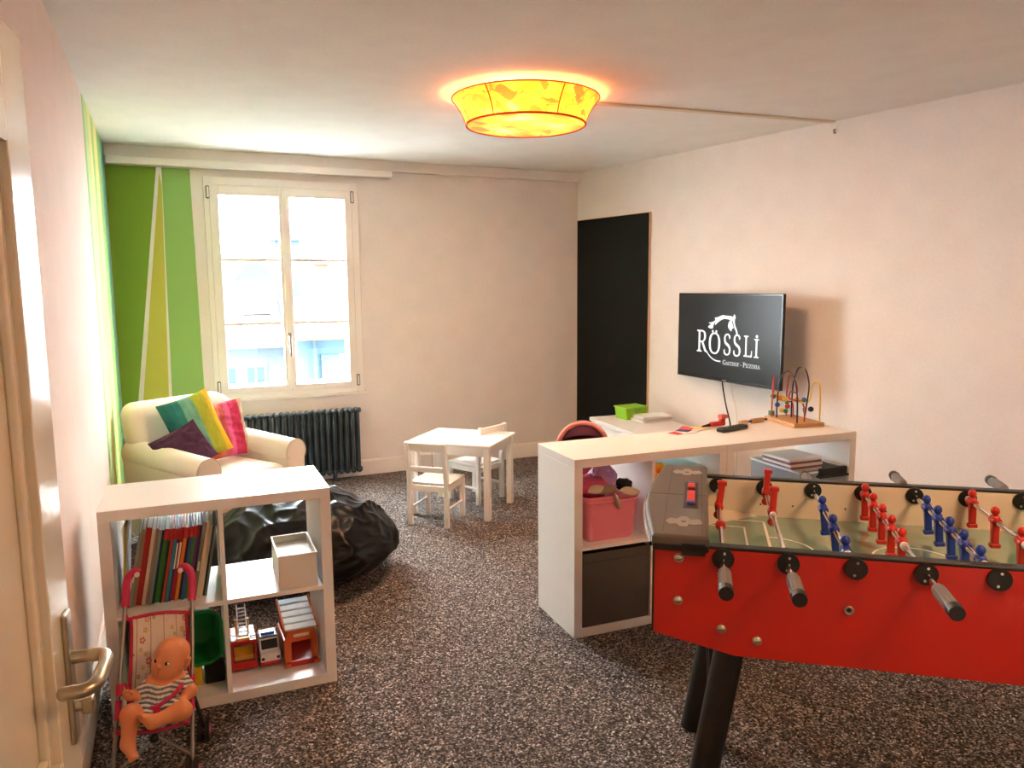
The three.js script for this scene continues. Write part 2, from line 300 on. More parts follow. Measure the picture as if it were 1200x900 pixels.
// ---------------------------------------------------------------- outside the window
{
  // rest of the house front, unseen, added to block sky light from neighbours
  struct('wall_outside_added', [bx(-9, -0.2, -6, 7.5, -0.35, -0.1, 0), bx(5.2, 14, -6, 7.5, -0.35, -0.1, 0), bx(-0.2, 5.2, H + 0.2, 7.5, -0.35, -0.1, 0), bx(-0.2, 5.2, -6, -0.1, -0.35, -0.1, 0)], M('#8a857c', 0.9), 'unseen outer face of the house around the window, added to block sky light');
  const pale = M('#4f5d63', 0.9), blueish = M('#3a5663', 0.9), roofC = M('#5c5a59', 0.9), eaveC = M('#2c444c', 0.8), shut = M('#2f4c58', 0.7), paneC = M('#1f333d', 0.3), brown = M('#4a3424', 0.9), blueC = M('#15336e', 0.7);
  const gnd = mesh('street', bx(-30, 40, -6.2, -6, -60, -0.36, 0), M('#77757a', 0.95)); gnd.userData.kind = 'structure'; gnd.userData.label = 'street below the window';
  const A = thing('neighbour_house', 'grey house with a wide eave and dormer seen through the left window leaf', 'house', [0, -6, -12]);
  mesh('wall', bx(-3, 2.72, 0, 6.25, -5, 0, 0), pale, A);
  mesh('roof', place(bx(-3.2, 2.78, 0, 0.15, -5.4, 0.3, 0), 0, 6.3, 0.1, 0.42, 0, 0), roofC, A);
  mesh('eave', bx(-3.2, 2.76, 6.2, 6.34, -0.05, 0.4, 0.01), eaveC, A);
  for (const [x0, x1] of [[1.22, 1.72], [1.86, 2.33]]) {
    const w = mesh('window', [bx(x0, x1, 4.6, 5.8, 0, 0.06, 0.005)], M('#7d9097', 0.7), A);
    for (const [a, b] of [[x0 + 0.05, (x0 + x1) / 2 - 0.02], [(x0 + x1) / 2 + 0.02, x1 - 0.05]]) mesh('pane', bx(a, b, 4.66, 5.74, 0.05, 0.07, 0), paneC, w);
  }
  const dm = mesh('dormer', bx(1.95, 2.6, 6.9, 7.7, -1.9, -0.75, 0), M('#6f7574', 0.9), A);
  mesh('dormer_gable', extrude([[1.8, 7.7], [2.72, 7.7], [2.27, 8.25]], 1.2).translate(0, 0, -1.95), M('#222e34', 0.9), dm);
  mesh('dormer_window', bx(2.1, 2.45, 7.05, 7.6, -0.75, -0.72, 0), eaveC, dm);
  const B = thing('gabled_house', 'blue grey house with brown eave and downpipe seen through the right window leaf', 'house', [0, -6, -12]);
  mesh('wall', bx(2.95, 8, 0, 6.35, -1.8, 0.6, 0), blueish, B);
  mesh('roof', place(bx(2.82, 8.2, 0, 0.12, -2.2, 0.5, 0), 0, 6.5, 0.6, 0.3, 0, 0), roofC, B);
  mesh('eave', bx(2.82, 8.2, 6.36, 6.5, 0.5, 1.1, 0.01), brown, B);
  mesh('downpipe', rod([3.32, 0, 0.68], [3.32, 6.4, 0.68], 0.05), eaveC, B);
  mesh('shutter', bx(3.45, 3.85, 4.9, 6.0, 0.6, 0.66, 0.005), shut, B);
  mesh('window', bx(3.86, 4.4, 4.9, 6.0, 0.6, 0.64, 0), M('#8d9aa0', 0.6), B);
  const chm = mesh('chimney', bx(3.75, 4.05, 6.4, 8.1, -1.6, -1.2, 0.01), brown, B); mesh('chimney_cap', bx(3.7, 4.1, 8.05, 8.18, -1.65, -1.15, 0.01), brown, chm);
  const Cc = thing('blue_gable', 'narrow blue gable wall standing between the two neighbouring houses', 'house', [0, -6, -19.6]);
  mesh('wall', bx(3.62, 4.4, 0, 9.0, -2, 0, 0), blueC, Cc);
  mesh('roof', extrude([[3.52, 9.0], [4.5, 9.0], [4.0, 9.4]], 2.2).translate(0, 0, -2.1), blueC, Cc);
}

// ---------------------------------------------------------------- radiator
{
  const R = thing('radiator', 'dark slate blue column radiator under the window', 'radiator', [0, 0, 0]);
  const slate = M('#2b3a45', 0.35);
  const z0 = 0.055, n = 23, x0 = 0.60, dx = (1.635 - x0) / (n - 1), yb = 0.075, yt = 0.545;
  const col = merge([0, 1, 2].map((k) => rod([0, yb, z0 + k * 0.035], [0, yt, z0 + k * 0.035], 0.0125, 10)).concat([
    place(new THREE.CapsuleGeometry(0.021, 0.07, 4, 10).rotateX(Math.PI / 2), 0, yb, z0 + 0.035), place(new THREE.CapsuleGeometry(0.021, 0.07, 4, 10).rotateX(Math.PI / 2), 0, yt, z0 + 0.035)]));
  for (let i = 0; i < n; i++) mesh('column', col, slate, R).position.x = x0 + i * dx;
  mesh('header', [rod([x0, yb, z0 + 0.035], [1.635, yb, z0 + 0.035], 0.014), rod([x0, yt, z0 + 0.035], [1.635, yt, z0 + 0.035], 0.014)], slate, R);
for (const y of [yb, yt]) mesh('end_plug', rod([1.635, y, z0 + 0.035], [1.664, y, z0 + 0.035], 0.02), slate, R);
  mesh('air_valve', rod([1.66, yt, z0 + 0.035], [1.68, yt, z0 + 0.035], 0.006), M('#d8d4cc', 0.3, { metalness: 0.8 }), R);
  for (const x of [0.78, 1.45]) mesh('foot', [bx(x - 0.012, x + 0.012, 0.0, 0.07, z0 + 0.01, z0 + 0.06, 0.003), bx(x - 0.03, x + 0.03, 0, 0.008, z0, z0 + 0.07, 0.002)], slate, R);
}

// ---------------------------------------------------------------- armchair and cushions
{
  const slip = M('#ece2d2', 0.9, { bumpMap: weave, bumpScale: 0.0004, sheen: 0.3, sheenRoughness: 0.6, sheenColor: C('#ffffff') });
  const A = thing('armchair', 'cream slipcovered armchair in the green painted corner', 'armchair', [0.535, 0, 1.10], 0.594);
  const soft = (g, amp = 0.004) => { g = smoothed(g); const p = g.attributes.position, n = g.attributes.normal; for (let i = 0; i < p.count; i++) { const d = amp * (fbm(p.getX(i) * 9, p.getY(i) * 9, p.getZ(i) * 9, 3) - 0.5) * 2; p.setXYZ(i, p.getX(i) + n.getX(i) * d, p.getY(i) + n.getY(i) * d, p.getZ(i) + n.getZ(i) * d); } g.computeVertexNormals(); return boxUV(g); };
  const rb = (w, h, d, r, s = 6) => { const g = new RoundedBoxGeometry(w, h, d, s, r); return g; };
  mesh('seat_base', bx(-0.34, 0.34, 0.06, 0.32, -0.33, 0.35, 0.03, 3), slip, A);
  mesh('seat_cushion', soft(rb(0.47, 0.15, 0.60, 0.06, 8).translate(0, 0.375, 0.08)), slip, A);
  // backrest: tall slab leaning back, rounded top, slightly bowed
  { const g = soft(rb(0.70, 0.72, 0.19, 0.085, 10)); const p = g.attributes.position;
    for (let i = 0; i < p.count; i++) { const y = p.getY(i) + 0.48, x = p.getX(i); p.setXYZ(i, x * (1 + 0.06 * (y - 0.4)), y - 0.05 * (x / 0.35) ** 2 * Math.max(0, y - 0.5) * 1.2, p.getZ(i) - 0.30 - (y - 0.3) * 0.16 + 0.06 * (x / 0.35) ** 2); }
    g.computeVertexNormals(); mesh('backrest', g, slip, A); }
  for (const s of [-1, 1]) {
    const sh = []; for (let i = 0; i <= 24; i++) { const a = Math.PI * (1.15 - 1.3 * i / 24); sh.push([0.078 * Math.cos(a), 0.50 + 0.078 * Math.sin(a)]); }
    sh.push([0.062, 0.06]); sh.push([-0.062, 0.06]);
    const g = extrude(sh, 0.70, 0.012, 3); const p = g.attributes.position;
    for (let i = 0; i < p.count; i++) { const z = p.getZ(i); p.setXYZ(i, p.getX(i) + s * 0.31, p.getY(i) + (p.getY(i) > 0.3 ? (0.70 - z) * 0.06 : 0), z - 0.33); }
    g.computeVertexNormals(); mesh('armrest', g, slip, A);
    mesh('arm_front_piping', tube(sh.slice(0, 25).map(([x, y]) => [x * 0.97 + s * 0.31, y - 0.001, 0.366]), 0.004, 40, 6), M('#d9cbb6', 0.9), A);
  }
  for (const [x, z] of [[-0.29, 0.28], [0.29, 0.28], [-0.29, -0.28], [0.29, -0.28]]) mesh('leg', rod([x, 0, z], [x, 0.07, z], 0.02, 12, 0.028), M('#4a3524', 0.5), A);

  // cushions: pillow surface with puckered corners; colours are dyed stripes
  function pillow(w, h, t, colour, fold = 0.5, sd = 1) {
    const N = 44, pos = [], col = [], idx = [];
    for (const side of [1, -1]) for (let j = 0; j <= N; j++) for (let i = 0; i <= N; i++) {
      const u = i / N * 2 - 1, v = j / N * 2 - 1, e = Math.pow(Math.max(0, (1 - u ** 4) * (1 - v ** 4)), 0.55);
      const pin = 1 - 0.07 * (u * u * (1 - v * v) * 0 + v * v * (1 - u * u) + 0), pin2 = 1 - 0.07 * (u * u) * (1 - v * v);
      const wr = fold * (Math.abs(fbm(u * 2.2 + sd * 7, v * 3.1, sd * 3.3, 3) - 0.5) * 2) * 0.028 * e;
      pos.push(u * w / 2 * (1 - 0.06 * (1 - v * v) * Math.abs(u)) * pin, v * h / 2 * (1 - 0.06 * (1 - u * u) * Math.abs(v)) * pin2, side * (e * t / 2 - wr));
      const c = C(colour(u, v, side)); col.push(c.r, c.g, c.b);
    }
    const K = (N + 1) * (N + 1);
    for (const s of [0, 1]) for (let j = 0; j < N; j++) for (let i = 0; i < N; i++) { const a = s * K + j * (N + 1) + i, b = a + 1, c = a + N + 1, d = c + 1; if (s === 0) idx.push(a, b, d, a, d, c); else idx.push(a, d, b, a, c, d); }
    const g = new THREE.BufferGeometry(); g.setAttribute('position', new THREE.Float32BufferAttribute(pos, 3)); g.setAttribute('color', new THREE.Float32BufferAttribute(col, 3)); g.setIndex(idx); g.computeVertexNormals();
    return g;
  }
  const cloth = new THREE.MeshPhysicalMaterial({ vertexColors: true, roughness: 0.85, sheen: 0.3, sheenRoughness: 0.5 });
  const pieces = (o, c) => o;
  const p1 = mesh('cushion', pillow(0.29, 0.26, 0.10, () => '#4a1f4f', 1.6, 1), new THREE.MeshPhysicalMaterial({ color: C('#4b2147'), roughness: 0.75, sheen: 1, sheenRoughness: 0.35, sheenColor: C('#9a5aa0') }));
  tag(p1, 'dark purple velvet cushion slumped on the cream armchair', 'cushion');
  p1.position.set(0.368, 0.575, 1.225); p1.rotation.set(-0.5, 0.15, 0.45, 'YXZ');
  const st = (list) => (u) => { const t = (u + 1) / 2; return list[Math.min(list.length - 1, Math.floor(t * list.length))]; };
  const p2 = mesh('cushion', pillow(0.31, 0.40, 0.10, st(['#1d6f6a', '#1f7a75', '#2a857d', '#6fb39c', '#79b89f', '#a9b83a', '#b9bd36', '#e6c32c']), 1.2, 2), cloth);
  tag(p2, 'striped cushion shading from teal to yellow leaning on the armchair', 'cushion');
  p2.position.set(0.44, 0.675, 1.105); p2.rotation.set(-0.3, 0.25, 0.28, 'YXZ');
  const p3 = mesh('cushion', pillow(0.30, 0.36, 0.09, st(['#e8a02a', '#e86f22', '#e97a3a', '#e58a80', '#d96f78', '#e96fae', '#d23a6e', '#c9355f', '#cbb59c']), 1.6, 3), cloth);
  tag(p3, 'striped cushion shading from orange to magenta leaning on the armchair', 'cushion');
  p3.position.set(0.60, 0.63, 0.985); p3.rotation.set(-0.28, 0.3, 0.06, 'YXZ');
}

// ---------------------------------------------------------------- bean bag
{
  const g = new THREE.SphereGeometry(1, 260, 180); const p = g.attributes.position;
  const ridge = (t) => { const f = t - Math.floor(t), d = Math.abs(f - 0.5) * 2; return Math.pow(d, 2.0); }; // sharp crest once per unit
  for (let i = 0; i < p.count; i++) {
    let x = p.getX(i), y = p.getY(i), z = p.getZ(i);
    const up = Math.max(0, y), side = 0.35 + 0.65 * Math.min(1, up * 1.8 + 0.2);
    let R = 1 + 0.08 * (fbm(x * 1.4 + 3, y * 1.4, z * 1.4, 2) - 0.5);
    // leatherette slumps in long overlapping creases that sweep down and round the bag
    const w1 = fbm(x * 1.6 + 9, y * 2.0 + 2, z * 1.6, 2), w2 = fbm(x * 2.4 - 4, y * 2.6 + 7, z * 2.4 + 5, 2);
    R += 0.06 * (ridge(x * 1.3 + z * 0.9 - y * 0.8 + w1 * 2.4) - 0.3) * side + 0.026 * (ridge(z * 2.1 - x * 0.9 + y * 1.7 + w2 * 3.2) - 0.3) * side;
    R += 0.028 * (ridge(x * 2.7 - z * 1.5 + w2 * 3.4 + 0.3) - 0.3) * up + 0.003 * (ridge(x * 3.1 + y * 3.7 + w1 * 5) - 0.3) * side + 0.006 * (fbm(x * 7, y * 7, z * 7, 3) - 0.5);
    x *= R; z *= R; y *= R;
    const k = 0.545 * (1 - 0.30 * Math.pow(Math.max(0, y), 1.4)) * (y < 0 ? 1 - 0.16 * y * y : 1);
    let Y = 0.17 + (y < 0 ? y * 0.18 : y * 0.30); if (Y < 0.004) Y = 0.004;
    p.setXYZ(i, x * k, Y, z * k * 0.88);
  }
  g.computeVertexNormals();
  const b = mesh('bean_bag', g, M('#0b0c10', 0.33, { specularIntensity: 0.4 }));
  tag(b, 'large black wrinkled leatherette bean bag behind the bookshelf', 'bean bag'); b.position.set(0.875, 0, 2.01); b.rotation.y = 0.3;
}

// ---------------------------------------------------------------- children's table and chairs
{
  const T = thing('kids_table', 'small square white wooden children\'s table', 'table', [2.128, 0, 1.608], 0.812);
  const w = 0.5, d = 0.585, h = 0.497;
  mesh('tabletop', bx(0, w, h - 0.018, h, -d, 0, 0.006, 2), whiteWood, T);
  for (const [x, z] of [[0.012, -0.012], [w - 0.012, -0.012], [0.012, -d + 0.012], [w - 0.012, -d + 0.012]]) { const sx = x < w / 2 ? 1 : -1, sz = z > -d / 2 ? -1 : 1; mesh('leg', bx(Math.min(x, x + sx * 0.042), Math.max(x, x + sx * 0.042), 0, h - 0.018, Math.min(z, z + sz * 0.042), Math.max(z, z + sz * 0.042), 0.008, 2), whiteWood, T); }
  mesh('apron', bx(0.054, w - 0.054, h - 0.078, h - 0.018, -0.04, -0.022, 0.002), whiteWood, T);
  mesh('apron', bx(0.054, w - 0.054, h - 0.078, h - 0.018, -d + 0.022, -d + 0.04, 0.002), whiteWood, T);
  mesh('apron', bx(0.022, 0.04, h - 0.078, h - 0.018, -d + 0.054, -0.054, 0.002), whiteWood, T);
  mesh('apron', bx(w - 0.04, w - 0.022, h - 0.078, h - 0.018, -d + 0.054, -0.054, 0.002), whiteWood, T);
  // chair faces local +z; origin at the middle of its footprint
  const c = thing('kids_chair', 'small white wooden children\'s chair standing away from its table, back to the bean bag', 'chair', [1.838, 0, 1.405], Math.PI - 0.75, 'children\'s chairs');
  const W = 0.125, D = 0.13;
  for (const s of [-1, 1]) {
    const q = new THREE.CatmullRomCurve3([V(s * W, 0, -D), V(s * W, 0.28, -D), V(s * W, 0.54, -D - 0.035)]);
    mesh('leg', [bx(s * W - 0.015, s * W + 0.015, 0, 0.30, -D - 0.015, -D + 0.015, 0.005, 2), place(bx(-0.015, 0.015, 0, 0.255, -0.015, 0.015, 0.006, 2), s * W, 0.29, -D, -0.12, 0, 0)], whiteWood, c);
    mesh('leg', bx(s * W - 0.015, s * W + 0.015, 0, 0.262, D - 0.015, D + 0.015, 0.005, 2), whiteWood, c);
    mesh('stretcher', rod([s * W, 0.11, -D], [s * W, 0.11, D], 0.009), whiteWood, c);
    mesh('seat_rail', bx(s * W - 0.009, s * W + 0.009, 0.225, 0.262, -D + 0.014, D - 0.014, 0.002), whiteWood, c);
  }
  mesh('seat_rail', bx(-W + 0.014, W - 0.014, 0.225, 0.262, D - 0.009, D + 0.009, 0.002), whiteWood, c);
  mesh('seat_rail', bx(-W + 0.014, W - 0.014, 0.225, 0.262, -D - 0.009, -D + 0.009, 0.002), whiteWood, c);
  mesh('seat', bx(-W - 0.012, W + 0.012, 0.262, 0.278, -D + 0.014, D + 0.025, 0.006, 2), whiteWood, c);
  const bk = (y0, y1) => place(bx(-W + 0.012, W - 0.012, y0 - 0.29, y1 - 0.29, -0.009, 0.009, 0.004, 2), 0, 0.29, -D, -0.12, 0, 0);
  mesh('back_rail', bk(0.485, 0.54), whiteWood, c); mesh('back_rail', bk(0.35, 0.385), whiteWood, c);
  for (const x of [-0.045, 0.045]) mesh('spindle', place(bx(x - 0.007, x + 0.007, 0.09, 0.20, -0.005, 0.005, 0.003), 0, 0.29, -D, -0.12, 0, 0), whiteWood, c);
  const c2 = c.clone(); c2.name = numbered('kids_chair'); c2.position.set(2.262, 0, 1.03); c2.rotation.y = -0.46; scene.add(c2);
  c2.userData = { label: 'small white wooden children\'s chair pushed under the table on the wall side', category: 'chair', group: 'children\'s chairs' };
}

// ---------------------------------------------------------------- blackboard, television
{
  const B = thing('blackboard', 'tall black chalkboard panel on the wall beside the room corner', 'blackboard', [XR, 0, 0], TR);
  mesh('board_core', bx(0.025, 0.925, 0.2, 2.06, 0.001, 0.022, 0.002), M('#d8b48c', 0.7), B);
  mesh('writing_surface', bx(0.029, 0.921, 0.204, 2.056, 0.022, 0.0245, 0.0005), M('#131615', 0.75, { specularIntensity: 0.4 }), B);

  const T = thing('television', 'flat black television on a wall arm showing a white horse logo', 'television', [3.80, 0, 1.281], -Math.PI / 2);
  const w = 1.057, y0 = 0.83, y1 = 1.437;
  mesh('housing', [bx(0, w, y0, y1, -0.022, 0, 0.005, 2), bx(0.2, w - 0.2, y0 + 0.08, y1 - 0.12, -0.045, -0.02, 0.01, 2)], M('#0d0d0e', 0.25), T);
  const cv = document.createElement('canvas'); cv.width = 1024; cv.height = 588; const c = cv.getContext('2d');
  c.fillStyle = '#20211d'; c.fillRect(0, 0, 1024, 588); c.fillStyle = '#ffffff'; c.strokeStyle = '#ffffff';
  const X = (u) => u * 1024, Y = (v) => v * 588;
  const letter = (ch, u0, u1, v0, v1) => { // capital letter stretched into a box
    c.save(); c.font = '200px serif'; const m = c.measureText(ch), cw = m.width; const cap = 132;
    c.translate(X(u0), Y(v1)); c.scale((X(u1) - X(u0)) / cw, (Y(v1) - Y(v0)) / cap); c.fillText(ch, 0, 0); c.restore(); };
  letter('R', 0.198, 0.318, 0.455, 0.705); letter('O', 0.322, 0.462, 0.475, 0.712); letter('S', 0.478, 0.562, 0.478, 0.712); letter('S', 0.573, 0.658, 0.478, 0.712); letter('L', 0.674, 0.762, 0.478, 0.705); letter('I', 0.768, 0.822, 0.505, 0.705);
  for (const [u, v, r] of [[0.372, 0.44, 10], [0.408, 0.44, 10], [0.796, 0.462, 11]]) { c.beginPath(); c.arc(X(u), Y(v), r, 0, 6.3); c.fill(); }
  c.lineWidth = 9; c.beginPath(); c.moveTo(X(0.262), Y(0.60)); c.bezierCurveTo(X(0.33), Y(0.74), X(0.37), Y(0.81), X(0.458), Y(0.795)); c.stroke();
  c.font = '34px serif'; const small = (t, u, v, sz) => { c.font = sz + 'px serif'; c.fillText(t, X(u), Y(v)); return c.measureText(t).width / 1024; };
  let u = 0.478; for (const [t, sz] of [['G', 46], ['ASTHOF', 34], [' - ', 40], ['P', 46], ['IZZERIA', 34]]) u += small(t, u, 0.83, sz);
  // horse head and mane
  const poly = (pts) => { c.beginPath(); c.moveTo(X(pts[0][0]), Y(pts[0][1])); for (let i = 1; i + 1 < pts.length; i += 2) c.quadraticCurveTo(X(pts[i][0]), Y(pts[i][1]), X(pts[i + 1][0]), Y(pts[i + 1][1])); c.closePath(); c.fill(); };
  const hx = (a) => 0.32 + (a - 320) / 370 * 0.30, hy = (b) => 0.225 + (b - 95) / 300 * 0.245, P = (l) => poly(l.map(([a, b]) => [hx(a), hy(b)]));
  P([[320, 300], [335, 260], [365, 262], [340, 245], [322, 228], [360, 235], [400, 205], [425, 185], [400, 155], [440, 150], [500, 110], [560, 118], [610, 120], [628, 150], [640, 90], [655, 100], [660, 140], [640, 180], [660, 260], [692, 345], [690, 380], [680, 395], [668, 385], [676, 350], [650, 300], [640, 240], [622, 185], [560, 160], [520, 165], [460, 190], [415, 265], [405, 240], [425, 205], [385, 250], [385, 310], [355, 335], [320, 300]]);
  P([[590, 185], [560, 250], [575, 290], [600, 340], [615, 340], [612, 300], [640, 290], [625, 230], [610, 180], [600, 180], [590, 185]]);
  const tx = new THREE.CanvasTexture(cv); tx.colorSpace = THREE.SRGBColorSpace;
  const scr = new THREE.PlaneGeometry(w - 0.024, y1 - y0 - 0.034).translate(w / 2, (y0 + y1) / 2 + 0.005, 0.0006);
  mesh('screen', scr, new THREE.MeshPhysicalMaterial({ color: 0x040404, roughness: 0.3, specularIntensity: 0.45, emissive: 0xffffff, emissiveMap: tx, emissiveIntensity: 0.33 }), T);
  mesh('bottom_trim', bx(0.004, w - 0.004, y0, y0 + 0.006, 0.0, 0.003, 0.001), M('#5c6770', 0.25, { metalness: 0.9 }), T);
  mesh('emblem', bx(w / 2 - 0.02, w / 2 + 0.02, y0 + 0.009, y0 + 0.014, 0.0005, 0.002, 0.0005), M('#cfd2d4', 0.3, { metalness: 0.8 }), T);
  mesh('wall_arm', [bx(w / 2 - 0.12, w / 2 + 0.12, 1.05, 1.2, -0.06, -0.045, 0.003), rod([w / 2, 1.12, -0.05], [w / 2, 1.12, -0.115], 0.02)], blackPl, T);
  const k1 = tag(mesh('power_cable', tube([[3.845, 0.9, 1.74], [3.85, 0.80, 1.735], [3.87, 0.66, 1.75], [3.885, 0.5, 1.79], [3.87, 0.25, 1.83], [3.88, 0.006, 1.88]], 0.005, 40, 8), blackPl), 'black cable hanging below the television', 'cable');
  const k2 = tag(mesh('antenna_cable', tube([[3.85, 0.9, 1.80], [3.87, 0.75, 1.815], [3.90, 0.6, 1.83], [3.905, 0.3, 1.84], [3.90, 0.004, 1.85]], 0.0025, 30, 6), M('#d9cfc6', 0.6)), 'thin white cable hanging below the television', 'cable');
}

// ---------------------------------------------------------------- cube shelf units
function shelfUnit(name, label, pos, turn, w, h, d, o) {
  const S = thing(name, label, 'shelf', pos, turn, 'white cube shelf units');
  const t = 0.038, m = h / 2;
  mesh('top_panel', bx(0, w, h - t, h, -d, 0, 0.0015), whiteLac, S);
  mesh('bottom_panel', bx(0, w, 0, t, -d, 0, 0.0015), whiteLac, S);
  mesh('side_panel', bx(0, t, t, h - t, -d, 0, 0.001), whiteLac, S);
  mesh('side_panel', bx(w - t, w, t, h - t, -d, 0, 0.001), whiteLac, S);
  mesh('shelf_board', bx(t, w - t, m - 0.008, m + 0.008, -d + 0.002, -0.002, 0.001), whiteLac, S);
  mesh('divider', bx(w / 2 - 0.008, w / 2 + 0.008, t, m - 0.008, -d + 0.002, -0.002, 0.001), whiteLac, S);
  if (o.upper) mesh('divider', bx(w / 2 - 0.008, w / 2 + 0.008, m + 0.008, h - t, -d + 0.002, -0.002, 0.001), whiteLac, S);
  if (o.back) mesh('back_panel', bx(0.004, w - 0.004, 0.004, h - 0.004, -d, -d + 0.002, 0), whiteLac, S);
  return S;
}
const K1 = { p: [0.068, 0, 3.145], r: -0.023, h: 0.762, d: 0.385 }, K2 = { p: [1.822, 0, 3.246], r: -0.043, h: 0.78, d: 0.375 };
const at = (K) => (x, y, z) => [K.p[0] + x * Math.cos(K.r) + z * Math.sin(K.r), y, K.p[2] - x * Math.sin(K.r) + z * Math.cos(K.r)];
const k1 = at(K1), k2 = at(K2);
shelfUnit('shelf_unit', 'white open cube shelf holding books and toy vehicles', K1.p, K1.r, 0.765, K1.h, K1.d, { upper: true });
shelfUnit('shelf_unit', 'white cube shelf with the pink bin and grey fabric box', K2.p, K2.r, 0.7685, K2.h, K2.d, { upper: true });
shelfUnit('shelf_unit', 'white cube shelf with the clear plastic box, bead maze on top', k2(0.7695, 0, 0), K2.r, 0.7685, K2.h, K2.d, { upper: false });

// books leaning to the right
{
  const Y0 = K1.h / 2 + 0.0085, lean = 0.19;
  const list = [ // thickness, height, depth, colour, band, words
    [0.009, 0.27, '#8f9188', 0, 'grey picture book with a dark label'], [0.013, 0.278, '#8c7a63', 0, 'thick tan picture book'], [0.02, 0.28, '#a51f17', 0, 'thick plain red book'],
    [0.011, 0.275, '#ddd0b4', 0, 'cream book with red and yellow marks'], [0.010, 0.275, '#a9837b', 0, 'dusty pink book'], [0.011, 0.27, '#6d8c82', 0, 'grey green book'], [0.008, 0.268, '#1d2340', 0, 'thin navy book next to the grey green one'],
    [0.016, 0.268, '#2f7a24', 1, 'thick green book with red band'], [0.007, 0.268, '#20241f', 1, 'thin black book with red band'], [0.010, 0.268, '#d4421e', 1, 'orange red book with red band'], [0.010, 0.268, '#2a8aa5', 1, 'turquoise book with red band'],
    [0.009, 0.268, '#4e2458', 1, 'plum book with red band and white title'], [0.012, 0.268, '#b3231d', 1, 'scarlet book with red band and white title'], [0.011, 0.268, '#e07f22', 1, 'bright orange book with red band'], [0.009, 0.268, '#20284a', 1, 'navy book with red band'],
    [0.010, 0.27, '#3f5b86', 1, 'slate blue book with red band'], [0.010, 0.27, '#2c7d3d', 1, 'emerald book with red band'], [0.009, 0.27, '#80487f', 1, 'mauve book with red band'], [0.008, 0.27, '#231d46', 0, 'indigo book'],
    [0.013, 0.278, '#8d857c', 0, 'grey book with cream label'], [0.011, 0.278, '#d9c9a4', 0, 'sand coloured book'], [0.010, 0.265, '#e3d6b4', 0, 'ivory book, rather short'], [0.007, 0.26, '#20304a', 0, 'thin dark blue book by the divider'], [0.007, 0.262, '#7f9787', 0, 'thin sage green book by the divider']];
  const paper = M('#e9e4d8', 0.9), red = M('#b21f1a', 0.55), cream = M('#e8dcb8', 0.6), white = M('#eeeae0', 0.6);
  let x = 0.066;
  list.forEach(([t, h, col, band, words], i) => {
    const T = t * 0.975; x += T / Math.cos(lean) + 0.0003;
    const b = thing('book', words + ' standing in the cube shelf', 'book', k1(x, Y0, -0.07 - 0.012 * ((i * 7) % 5) / 5), K1.r, 'books in the cube shelf');
    b.rotation.order = 'YXZ'; b.rotation.z = -lean;
    const d = 0.205, c = 0.0021, m = M(col, 0.5);
    mesh('cover', [bx(-T, -T + c, 0, h, -d, 0, 0), bx(-c, 0, 0, h, -d, 0, 0), bx(-T, 0, 0, h, -0.0015, 0.0005, 0.0006)], m, b);
    mesh('pages', bx(-T + c, -c, 0.003, h - 0.003, -d + 0.004, -0.0015, 0), paper, b);
    if (band) mesh('title_band', bx(-T - 0.0001, 0.0001, h - 0.04, h - 0.001, -0.001, 0.0009, 0), red, b);
    if (/title|marks|label/.test(words)) { const y = words.includes('title') ? 0.10 : 0.13; mesh('spine_label', bx(-T * 0.78, -T * 0.22, h - y - 0.05, h - y + (words.includes('title') ? 0.045 : -0.015), 0, 0.0009, 0), words.includes('title') ? white : cream, b); }
  });
  const f = thing('ring_binder', 'white binder with an olive inner edge at the left end of the books', 'binder', k1(0.0505, Y0 + 0.001, -0.10), K1.r);
  f.rotation.order = 'YXZ'; f.rotation.z = -0.075;
  mesh('cover', [bx(-0.002, 0, 0, 0.29, -0.22, 0, 0), bx(0.008, 0.010, 0, 0.29, -0.22, 0, 0)], M('#dfe3e2', 0.4), f);
  mesh('pages', bx(0, 0.008, 0.004, 0.286, -0.215, -0.002, 0), M('#b3ac3e', 0.8), f);
}
// white box in the upper right cube
{
  const b = thing('storage_box', 'open white plastic box standing in the cube shelf', 'box', k1(0.572, K1.h / 2 + 0.0095, -0.015), K1.r);
  const w = 0.138, d = 0.25, h = 0.128, t = 0.004, m = M('#ece6d8', 0.4);
  mesh('body', [bx(0, w, 0, t, -d, 0, 0.001), bx(0, t, 0, h, -d, 0, 0.0015), bx(w - t, w, 0, h, -d, 0, 0.0015), bx(0, w, 0, h, -t, 0, 0.0015), bx(0, w, 0, h, -d, -d + t, 0.0015)], m, b);
  mesh('rim', [bx(-0.003, w + 0.003, h - 0.006, h, -0.003, 0.003, 0.002), bx(-0.003, w + 0.003, h - 0.006, h, -d - 0.003, -d + 0.003, 0.002), bx(-0.003, 0.003, h - 0.006, h, -d, 0, 0.002), bx(w - 0.003, w + 0.003, h - 0.006, h, -d, 0, 0.002)], m, b);
  mesh('inner_tray', [bx(t + 0.001, w - t - 0.001, h - 0.03, h - 0.027, -d + t + 0.001, -t - 0.001, 0.001)], M('#dcd5c5', 0.5), b);
}
